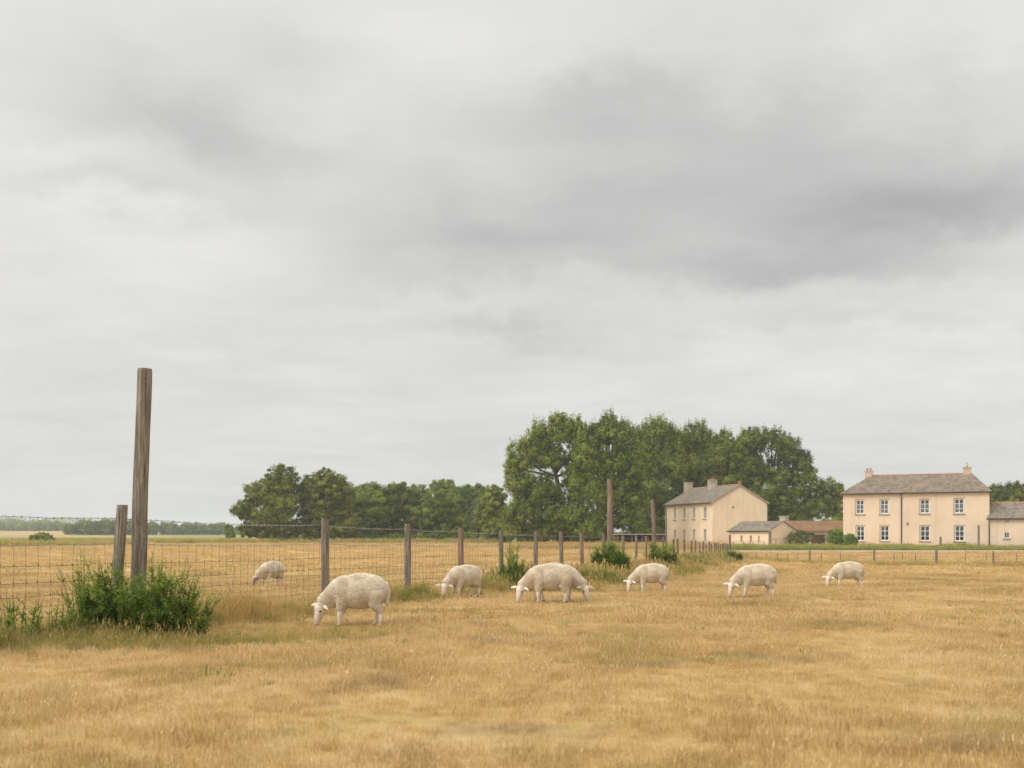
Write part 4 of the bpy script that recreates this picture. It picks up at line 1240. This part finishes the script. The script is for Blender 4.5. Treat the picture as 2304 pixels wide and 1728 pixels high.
for ya, yb_, za, zb_ in ((-.25, 3.475, HH1 - .02 - .25 * .54, HH1 + 1.88), (7.2, 3.475, HH1 - .02 - .25 * .54, HH1 + 1.88)):
    bb.add([(H1.L + .085, ya, za - .10), (H1.L + .085, yb_, zb_ - .10), (H1.L + .085, yb_, zb_ + .09), (H1.L + .085, ya, za + .09),
            (H1.L + .11, ya, za - .10), (H1.L + .11, yb_, zb_ - .10), (H1.L + .11, yb_, zb_ + .09), (H1.L + .11, ya, za + .09)],
           [(0, 1, 2, 3), (7, 6, 5, 4), (0, 4, 5, 1), (3, 2, 6, 7), (0, 3, 7, 4), (1, 5, 6, 2)])
bb.build('verge_board', mSill, r1)

# low shed in front of the left house
S1c = (X(1731, 100), 100.0); S1l = (X(1640, 104.2), 104.2)
H4 = Bld('low_shed', 'low cream outbuilding with grey roof before the gabled house', 'outbuilding', S1l, S1c)
HH4 = H4.uz(1731, 1194.5)[1]
s7 = 6.9125
def h4w(x0, x1, y0, y1):
    u0, z1 = H4.uz(1640 + x0 / s7, 1150 + y0 / s7); u1, z0 = H4.uz(1640 + x1 / s7, 1150 + y1 / s7)
    return (u0, u1, z0, z1)
w4 = [h4w(180, 212, 382, 476), h4w(325, 357, 382, 476), h4w(457, 475, 382, 476)]
H4.front('wall', mCream, HH4, w4, .2, Wd=4.3, ridge=HH4 + .93)
for k, o in enumerate(w4):
    mb = MB(); mb.box(o[0] + .005, o[1] - .005, .12, .16, o[2], o[3]); mb.build('shutter', [mSill, mPot, mBoard][k], H4.root)
r4 = H4.roof(mSlate2, HH4, HH4 + .95, 4.3, over=.14, over_end=.12, thick=.07)
H4.gutter(.14, [])
u4 = H4.L - 1.0
H4.chimney(r4, H4.L - .35, 2.75, .34, .30, HH4 + .3, HH4 + 1.42, mStack, 0)

# rusty roofed barn between the two
d5 = 106.5
B0 = (X(1776, d5), d5); B1 = (X(1935, d5), d5 - .8)
H5 = Bld('open_barn', 'low weathered barn under a rust red tile roof between the houses', 'barn', B0, B1)
HH5 = H5.uz(1850, 1193)[1]
H5.front('wall', mTin, HH5, [], .1, Wd=4.2, ridge=HH5 + .95)
r5 = H5.roof(mTile, HH5, HH5 + .97, 4.2, over=.25, over_end=.05, thick=.07)
du0, dz1 = H5.uz(1826, 1203); du1, dz0 = H5.uz(1856, 1226)
mb = MB()
for k in range(9):
    a = du0 + (du1 - du0) * k / 9; b = du0 + (du1 - du0) * (k + .93) / 9
    mb.box(a, b, -.06 - .008 * (k % 2), -.004, -.1, dz1)
mb.build('door', mBoard, H5.root)
mb = MB(); u0, z0_ = H5.uz(1800, 1201); u1, _ = H5.uz(1832, 1201); mb.box(u0, u1, -.03, -.003, z0_ - .09, z0_ + .07); mb.build('vent_slot', mDark, H5.root)

# long low shelter left of the gabled house
d6 = 108.0
H6 = Bld('field_shelter', 'dark low shelter with a pale flat roof left of the gabled house', 'shelter', (X(1392, d6), d6), (X(1500, d6), d6 + 1.0))
hz = H6.uz(1450, 1203)[1]
mb = MB(); mb.box(0, H6.L, 2.6, 2.7, -.2, hz); mb.box(0, .08, 0, 2.6, -.2, hz); mb.box(H6.L - 1.2, H6.L - .02, -.02, .12, -.2, hz - .05); mb.build('wall', mBoard, H6.root)
mb = MB(); mb.box(-.2, H6.L + .1, -.25, 2.9, hz, hz + .07); mb.build('roof', mTin, H6.root)
for k in range(4):
    mb = MB(); a = .3 + k * (H6.L - 1.8) / 3; mb.box(a, a + .1, .02, .12, -.2, hz - .003); mb.build('post', mGrey, H6.root)
ro = mat_plain('rusty_drum_paint', (.20, .07, .04), (.30, .13, .08), 3.0, .8)
mb = MB(); mb.tube([(H6.L * .62, .5, -.05), (H6.L * .62, .5, .95)], .32, 14); mb.tube([(H6.L * .62, .5, .3), (H6.L * .62, .5, .34)], .335, 14); mb.tube([(H6.L * .62, .5, .62), (H6.L * .62, .5, .66)], .335, 14)
dr = mb.build('drum', ro, None); dr.location = H6.root.location; dr.rotation_euler = H6.root.rotation_euler
tag(dr, 'rusty red drum under the low dark shelter', 'drum')

# posts and rails in the farmyard
yp = post('yard_post', 1732.6, 1196, 97, 6.6, mGrey, seed=301, n=12, rings=14, groove=.14); tag(yp, 'thick mottled post at the corner of the low shed', 'post', 'posts in the farmyard')
yp = post('yard_post', 2116.4, 1207.5, 90.5, 4.9, mGrey, seed=311, n=10, rings=8); tag(yp, 'short grey post before the third lower window of the farmhouse', 'post', 'posts in the farmyard')
yp = post('yard_post', 2202, 1182, 91, 4.6, mGrey, seed=321, n=12, rings=12); tag(yp, 'tall grey post near the right end of the farmhouse wall', 'post', 'posts in the farmyard')
yf = empty('yard_fence', (0, 0, 0), 0, 'thin post and wire fence in front of the low cream shed', 'fence')
for k, px in enumerate([1650, 1674, 1688, 1695, 1707, 1719]):
    post('stake', px, 1218.5, 97.5, 1.5, mGrey, yf, seed=330 + k, n=6, rings=3)
mb = MB()
def yfp(px, h): 
    x = X(px, 97.45); return Vector((x, 97.45, gz(x, 97.45) + h))
hh = Z(1219, 97.45) - gz(X(1680, 97.45), 97.45)
for h in (hh, hh * .6): mb.tube([yfp(1645, h), yfp(1680, h), yfp(1722, h)], .014, 4)
mb.build('rail', mGrey, yf)
mb = MB(); z_ = Z(1213.5, 97.6) - gz(X(1750, 97.6), 97.6)
xa, xb = X(1734, 97.6), X(1774, 99.0)
mb.tube([(xa, 97.6, gz(xa, 97.6) + z_), (xb, 99.0, gz(xb, 99.0) + z_ + .05)], .022, 6)
for f in (.3, .95):
    xx, y_ = xa + (xb - xa) * f, 97.6 + 1.4 * f
    mb.tube([(xx, y_, gz(xx, y_) - .1), (xx, y_, gz(xx, y_) + z_ + .02)], .035, 6)
hr = mb.build('hand_rail', mOak, None); tag(hr, 'single dark rail along the end wall of the low shed', 'rail')

# ------------------------------------------------------------------ sheep
def ms(name, wool):
    m, t, out = new_mat(name)
    a = t.n('ShaderNodeAttribute', attribute_name='wool').outputs['Fac']
    dk = t.n('ShaderNodeAttribute', attribute_name='dark').outputs['Fac']
    dirt = t.n('ShaderNodeAttribute', attribute_name='dirt').outputs['Fac']
    v = objc(t)
    n = t.noise(v, 48.0, 3.0, .6); n2 = t.noise(v, 5.0, 3.0, .6)
    wl = t.mix(t.ss(n, .35, .65), (.75, .64, .475), (.89, .80, .645)) if wool else t.mix(t.ss(n, .35, .65), (.56, .44, .30), (.74, .62, .46))  # hide wool is darker: shade between the locks put into its colour
    wl = t.mix(t.math('MULTIPLY', t.ss(n2, .42, .68), .45), wl, (.50, .385, .25))
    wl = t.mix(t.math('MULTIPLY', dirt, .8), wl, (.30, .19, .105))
    fc = t.mix(t.ss(n2, .4, .7), (.76, .68, .59), (.66, .56, .46))
    sz = t.n('ShaderNodeSeparateXYZ'); t.set(sz.inputs[0], v)
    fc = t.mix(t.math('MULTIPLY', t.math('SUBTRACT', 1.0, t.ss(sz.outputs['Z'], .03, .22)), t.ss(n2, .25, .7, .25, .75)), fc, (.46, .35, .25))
    c = t.mix(a, fc, wl)
    c = t.mix(dk, c, (.10, .075, .065))
    p = principled(t, out, c, .95, .1, t.bump(n, .5, .012))
    p.inputs['Sheen Weight'].default_value = .25 if wool else .1
    return m
mSheep, mFleece = ms('sheep_hide', False), ms('sheep_wool', True)
mFaceDark = mat_plain('sheep_eye', (.012, .010, .008), (.02, .016, .012), 10, .25, 0, .5)
mEar = mat_plain('sheep_ear', (.80, .69, .60), (.72, .58, .50), 12, .9)

def prim_caps(a, b, r0, r1, n=14, m=6):
    """tapered capsule as a closed lathe"""
    a = Vector(a); b = Vector(b); ax = (b - a); ln = ax.length; ax.normalize()
    ref = Vector((0, 0, 1)) if abs(ax.z) < .9 else Vector((1, 0, 0))
    s = ax.cross(ref).normalized(); u = s.cross(ax)
    prof = []
    for k in range(1, m): t_ = -math.pi / 2 + math.pi / 2 * k / m; prof.append((r0 * math.sin(t_), r0 * math.cos(t_)))
    prof.append((0, r0)); prof.append((ln, r1))
    for k in range(1, m): t_ = math.pi / 2 * k / m; prof.append((ln + r1 * math.sin(t_), r1 * math.cos(t_)))
    vs = [a - ax * r0]; fs = []
    for z, r in prof:
        for k in range(n):
            an = 2 * math.pi * k / n
            vs.append(a + ax * z + (s * math.cos(an) + u * math.sin(an)) * r)
    vs.append(b + ax * r1)
    for k in range(n): fs.append((0, 1 + (k + 1) % n, 1 + k))
    for i in range(len(prof) - 1):
        for k in range(n):
            k2 = (k + 1) % n
            fs.append((1 + i * n + k, 1 + i * n + k2, 1 + (i + 1) * n + k2, 1 + (i + 1) * n + k))
    e = len(vs) - 1; l0 = 1 + (len(prof) - 1) * n
    for k in range(n): fs.append((l0 + k, l0 + (k + 1) % n, e))
    return vs, fs
def prim_ell(c, r, n=20, m=12):
    vs = [Vector((c[0], c[1], c[2] - r[2]))]; fs = []
    for i in range(1, m):
        t_ = -math.pi / 2 + math.pi * i / m
        for k in range(n):
            an = 2 * math.pi * k / n
            vs.append(Vector((c[0] + r[0] * math.cos(t_) * math.cos(an), c[1] + r[1] * math.cos(t_) * math.sin(an), c[2] + r[2] * math.sin(t_))))
    vs.append(Vector((c[0], c[1], c[2] + r[2])))
    for k in range(n): fs.append((0, 1 + (k + 1) % n, 1 + k))
    for i in range(m - 2):
        for k in range(n):
            k2 = (k + 1) % n
            fs.append((1 + i * n + k, 1 + i * n + k2, 1 + (i + 1) * n + k2, 1 + (i + 1) * n + k))
    e = len(vs) - 1; l0 = 1 + (m - 2) * n
    for k in range(n): fs.append((l0 + k, l0 + (k + 1) % n, e))
    return vs, fs

def sheep(label, px, py_feet, d, height, heading, head_yaw, legs, seed, head_dx=0.0, dark_face=0.0, neck_yaw=0.0, locks=20000, tail=True, plump=1.0, head_z=0.0):
    """legs: x offsets of (front near, front far, hind near, hind far) feet; near is the side towards +y (the animal's left)"""
    random.seed(seed); r_ = np.random.default_rng(seed)
    mb = MB()
    def E_(c, r): mb.add(*prim_ell(c, r))
    def C_(a, b, r0, r1): mb.add(*prim_caps(a, b, r0, r1))
    E_((-.20, 0, .505), (.225, .185 * plump, .216)); E_((-.02, 0, .484), (.30, .195 * plump, .228)); E_((.18, 0, .490), (.222, .180 * plump, .222))
    E_((-.28, 0, .51), (.130, .160, .185)); E_((-.05, 0, .575), (.32, .13, .170)); E_((.27, 0, .485), (.145, .140, .185))
    rn = Matrix.Rotation(neck_yaw, 4, 'Z')
    np0 = Vector((.27, 0, .49)); 
    def nk(v): return np0 + rn @ (Vector(v) - np0)
    C_(nk((.27, 0, .50)), nk((.505 + head_dx * .8, 0, .345 + head_z)), .168, .092)
    C_(nk((.33, 0, .40)), nk((.49 + head_dx * .8, 0, .29 + head_z)), .12, .068)
    hp = nk((.560 + head_dx, 0, .318 + head_z))
    rh = Matrix.Rotation(neck_yaw + head_yaw, 4, 'Z')
    def hd(v): return hp + rh @ (Vector(v) * 1.27)
    # head, hanging down: poll at the pivot, muzzle below and a little back
    C_(hd((-.03, 0, -.01)), hd((.012, 0, -.055)), .074, .068)
    C_(hd((.008, 0, -.05)), hd((.040, 0, -.205)), .064, .040)
    C_(hd((-.035, 0, -.075)), hd((.015, 0, -.190)), .056, .034)
    E_(hd((.040, 0, -.222)), (.040, .036, .034))
    for sy in (1, -1): E_(hd((.020, sy * .034, -.085)), (.030, .026, .036))
    # legs
    fn, ff_, hn, hf = legs
    for sy, fx in ((1, fn), (-1, ff_)):
        y = .095 * sy
        C_((.20, y * .9, .40), (.215 + fx * .3, y, .265), .094, .058)
        C_((.215 + fx * .3, y, .265), (.225 + fx * .62, y * .98, .155), .054, .037)
        C_((.225 + fx * .62, y * .98, .155), (.215 + fx * .95, y * .98, .045), .031, .024)
        C_((.217 + fx * .95, y * .98, .045), (.235 + fx, y * .98, .012), .024, .028)
    for sy, fx in ((1, hn), (-1, hf)):
        y = .100 * sy
        C_((-.27, y * .75, .45), (-.250 + fx * .2, y * .92, .335), .122, .076)
        C_((-.245 + fx * .2, y * .95, .335), (-.335 + fx * .6, y, .205), .070, .036)
        C_((-.335 + fx * .6, y, .205), (-.320 + fx * .95, y, .050), .036, .026)
        C_((-.320 + fx * .95, y, .050), (-.298 + fx, y, .012), .025, .029)
    if tail:
        C_((-.400, 0, .59), (-.432, .01, .48), .034, .026); C_((-.432, .01, .48), (-.424, .015, .32), .025, .017)
    tmp = mb.build('tmp', None)
    rm = tmp.modifiers.new('r', 'REMESH'); rm.mode = 'VOXEL'; rm.voxel_size = .0105
    smo = tmp.modifiers.new('s', 'SMOOTH'); smo.iterations = 7; smo.factor = .5
    dg = bpy.context.evaluated_depsgraph_get(); dg.update()
    me = bpy.data.meshes.new_from_object(tmp.evaluated_get(dg))
    bpy.data.objects.remove(tmp)
    nv = len(me.vertices)
    co = np.empty(nv * 3, np.float32); me.vertices.foreach_get('co', co); co = co.reshape(-1, 3)
    no = np.empty(nv * 3, np.float32); me.vertices.foreach_get('normal', no); no = no.reshape(-1, 3)
    # where there is wool, and where bare skin
    h_in = np.array(rh.inverted().to_3x3()); lc = (co - np.array(hp)) @ h_in.T / 1.27
    headm = sstep((.015 - (lc[:, 2] + .55 * (-lc[:, 0])) + .02) / .05) * (np.linalg.norm(lc - np.array([.01, 0, -.1]), axis=1) < .20)
    headm = np.where(lc[:, 0] < -.095, 0, headm)
    legm = np.where(co[:, 0] > 0, sstep((.255 - co[:, 2]) / .05), sstep((.235 - co[:, 2]) / .05))
    legm = np.where(co[:, 0] > .36, 0, legm)
    wool = np.clip(1 - np.maximum(headm, legm), 0, 1)
    dirt = sstep((.285 - co[:, 2]) / .06) * wool * (np.abs(co[:, 0] + .03) < .30) * np.clip(-no[:, 2] + .2, 0, 1)  # browner on low, downward-facing belly wool
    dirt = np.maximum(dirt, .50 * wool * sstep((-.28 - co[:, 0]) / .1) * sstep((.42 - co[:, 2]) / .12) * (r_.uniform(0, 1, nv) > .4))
    # noise breaks up the browner wool; mud stains added in patches of their own shape
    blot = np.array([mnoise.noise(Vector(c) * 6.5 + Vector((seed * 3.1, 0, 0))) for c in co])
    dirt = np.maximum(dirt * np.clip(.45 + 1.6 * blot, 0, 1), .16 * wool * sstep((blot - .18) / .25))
    dark = np.zeros(nv)
    dark = np.maximum(dark, sstep((-.222 - lc[:, 2]) / .02) * (headm > .4) * (np.abs(lc[:, 1]) < .035) * .85)
    dark = np.maximum(dark, sstep((.030 - co[:, 2]) / .012) * legm)
    if dark_face: dark = np.maximum(dark, headm * dark_face * (lc[:, 2] < -.03))
    lump = np.array([mnoise.noise(Vector(c) * 30) * .8 + mnoise.noise(Vector(c) * 11) for c in co])
    co2 = co + no * (wool * (.004 + .0042 * lump))[:, None]
    me.vertices.foreach_set('co', co2.astype(np.float32).ravel()); me.update()
    me.polygons.foreach_set('use_smooth', [True] * len(me.polygons))
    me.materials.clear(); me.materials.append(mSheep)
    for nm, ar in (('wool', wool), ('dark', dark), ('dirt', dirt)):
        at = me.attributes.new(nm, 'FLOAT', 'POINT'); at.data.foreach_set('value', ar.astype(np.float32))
    o = bpy.data.objects.new('sheep', me); link(o)
    tag(o, label, 'sheep', 'sheep grazing in the parched pasture')
    s = height / .745
    x = X(px, d)
    o.location = (x, d, gz(x, d) + .012); o.scale = (s, s, s); o.rotation_euler = (0, 0, heading)
    # fleece: short curly locks standing off the hide
    me.calc_loop_triangles()
    tri = np.empty(len(me.loop_triangles) * 3, np.int32); me.loop_triangles.foreach_get('vertices', tri); tri = tri.reshape(-1, 3)
    A, B, C = co2[tri[:, 0]], co2[tri[:, 1]], co2[tri[:, 2]]
    area = np.linalg.norm(np.cross(B - A, C - A), axis=1) * (wool[tri].mean(1) > .55)
    k = r_.choice(len(tri), locks, p=area / area.sum())
    u = r_.uniform(0, 1, (locks, 2)); fl = u.sum(1) > 1; u[fl] = 1 - u[fl]
    P = A[k] + (B - A)[k] * u[:, :1] + (C - A)[k] * u[:, 1:]
    Nn = unit(no[tri[k]].mean(1))
    D = unit(Nn + r_.normal(0, .34, (locks, 3)) + np.array([-.10, 0, -.25]))
    T1 = unit(np.cross(D, r_.normal(0, 1, (locks, 3)))); T2 = np.cross(D, T1)
    ln = r_.uniform(.008, .015, (locks, 1)); rd = r_.uniform(.0055, .0095, (locks, 1))
    P0 = P - D * .006; mid = P + D * ln * .55 + T1 * rd * .3
    ring0 = [P0 + (T1 * math.cos(q) + T2 * math.sin(q)) * rd for q in (0, 2.094, 4.189)]
    ring1 = [mid + (T1 * math.cos(q) + T2 * math.sin(q)) * rd * .85 for q in (0, 2.094, 4.189)]
    tip = P + D * ln + np.array([0, 0, -.004])
    FV = np.stack(ring0 + ring1 + [tip], 1).reshape(-1, 3)
    b = (np.arange(locks) * 7)[:, None]
    tris = []
    for q in range(3):
        q2 = (q + 1) % 3
        tris += [b + np.array([q, q2, 3 + q2]), b + np.array([q, 3 + q2, 3 + q]), b + np.array([3 + q, 3 + q2, 6])]
    fo = mesh_obj('fleece', FV, np.concatenate(tris), mFleece, o, smooth=True)
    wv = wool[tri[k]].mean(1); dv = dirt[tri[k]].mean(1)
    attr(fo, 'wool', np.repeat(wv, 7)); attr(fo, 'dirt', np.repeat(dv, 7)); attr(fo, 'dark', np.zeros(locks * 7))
    # ears and eyes
    for sy in (1, -1):
        eb = MB(); base = hd((.0, sy * .060, -.012)); 
        dr = (rh @ Vector((.05, sy * 1.0, -.24 if sy > 0 else -.02))).normalized(); fw = (rh @ Vector((1, 0, .25))).normalized(); upv = dr.cross(fw).normalized()
        rings = []
        for f, wd in ((0, .013), (.2, .022), (.5, .026), (.8, .016), (1, .003)):
            c = base + dr * .155 * f - Vector((0, 0, .022 * f * f))
            ring = []
            for q in range(8):
                an = 2 * math.pi * q / 8
                ring.append(c + upv * math.cos(an) * wd + fw * math.sin(an) * .008 - fw * .012 * (1 - abs(math.cos(an))))
            rings.append(ring)
        vs = [p for r2_ in rings for p in r2_]; fs = []
        for i_ in range(4):
            for q in range(8):
                fs.append((i_ * 8 + q, i_ * 8 + (q + 1) % 8, (i_ + 1) * 8 + (q + 1) % 8, (i_ + 1) * 8 + q))
        fs.append(tuple(range(8))[::-1]); fs.append(tuple(32 + q for q in range(8)))
        eb.add(vs, fs); eb.build('ear', mEar, o, smooth=True)
        yb = MB(); yb.add(*prim_ell(hd((.028, sy * .053, -.085)), (.018, .011, .013), 10, 8)); yb.build('eye', mFaceDark, o, smooth=True)
    return o

LEFT = math.pi
SH = [
    dict(label='nearest and largest sheep, grazing with its head to the left, side on', px=806, d=14.5, height=.765, heading=LEFT - R(6), head_yaw=R(48), legs=(.03, .10, -.03, .10), seed=1),
    dict(label='sheep third from the left, turned towards us with its face to the grass', px=1046, d=22.5, height=.720, heading=LEFT + R(36), head_yaw=R(40), legs=(.02, .06, .0, .05), seed=2, py_feet=0),
    dict(label='sheep grazing with head to the left in front of its twin, centre of the field', px=1236, d=19.75, height=.775, heading=LEFT + R(2), head_yaw=R(48), legs=(.0, .05, .03, -.03), seed=3, tail=False),
    dict(label='sheep mostly hidden behind its twin, only its head showing to the right', px=1252, d=20.25, height=.775, heading=R(-3), head_yaw=R(-48), legs=(.04, -.04, .05, .0), seed=4, tail=False),
    dict(label='sheep before the round dark bush, grazing side on with a paler leg', px=1466, d=25.8, height=.755, heading=LEFT - R(3), head_yaw=R(44), legs=(.03, .07, -.02, .06), seed=5),
    dict(label='second sheep from the right, humped back and neck stretched to the grass', px=1702, d=23.0, height=.76, heading=LEFT - R(7), head_yaw=R(48), legs=(.06, .02, -.03, .09), seed=6),
    dict(label='rightmost and smallest looking sheep, in front of the low cross fence', px=1908, d=29.0, height=.745, heading=LEFT - R(6), head_yaw=R(46), legs=(.07, .02, -.06, .05), seed=7),
    dict(label='sheep with a grey face beyond the wire netting, left of all others', px=612, d=30.0, height=.745, heading=LEFT + R(56), head_yaw=R(-30), legs=(.02, .05, .02, .04), seed=8, dark_face=.75, neck_yaw=R(-25)),
]
for s in SH:
    s.setdefault('py_feet', 0)
    sheep(**s)

# ------------------------------------------------------------------ haze
mh = bpy.data.materials.new('haze'); mh.use_nodes = True; mh.node_tree.nodes.clear()
t = NT(mh.node_tree); out = t.n('ShaderNodeOutputMaterial')
pv = t.n('ShaderNodeVolumePrincipled'); pv.inputs['Color'].default_value = (.84, .92, 1.0, 1); pv.inputs['Density'].default_value = .00048
pv.inputs['Anisotropy'].default_value = .2
t.set(out.inputs['Volume'], pv.outputs[0])
hb = MB(); hb.box(-2500, 2500, -40, 3050, -3.0, 26)
hz_o = hb.build('haze', mh); tag(hz_o, 'thin pale haze over the fields and far trees', 'haze', kind='stuff')
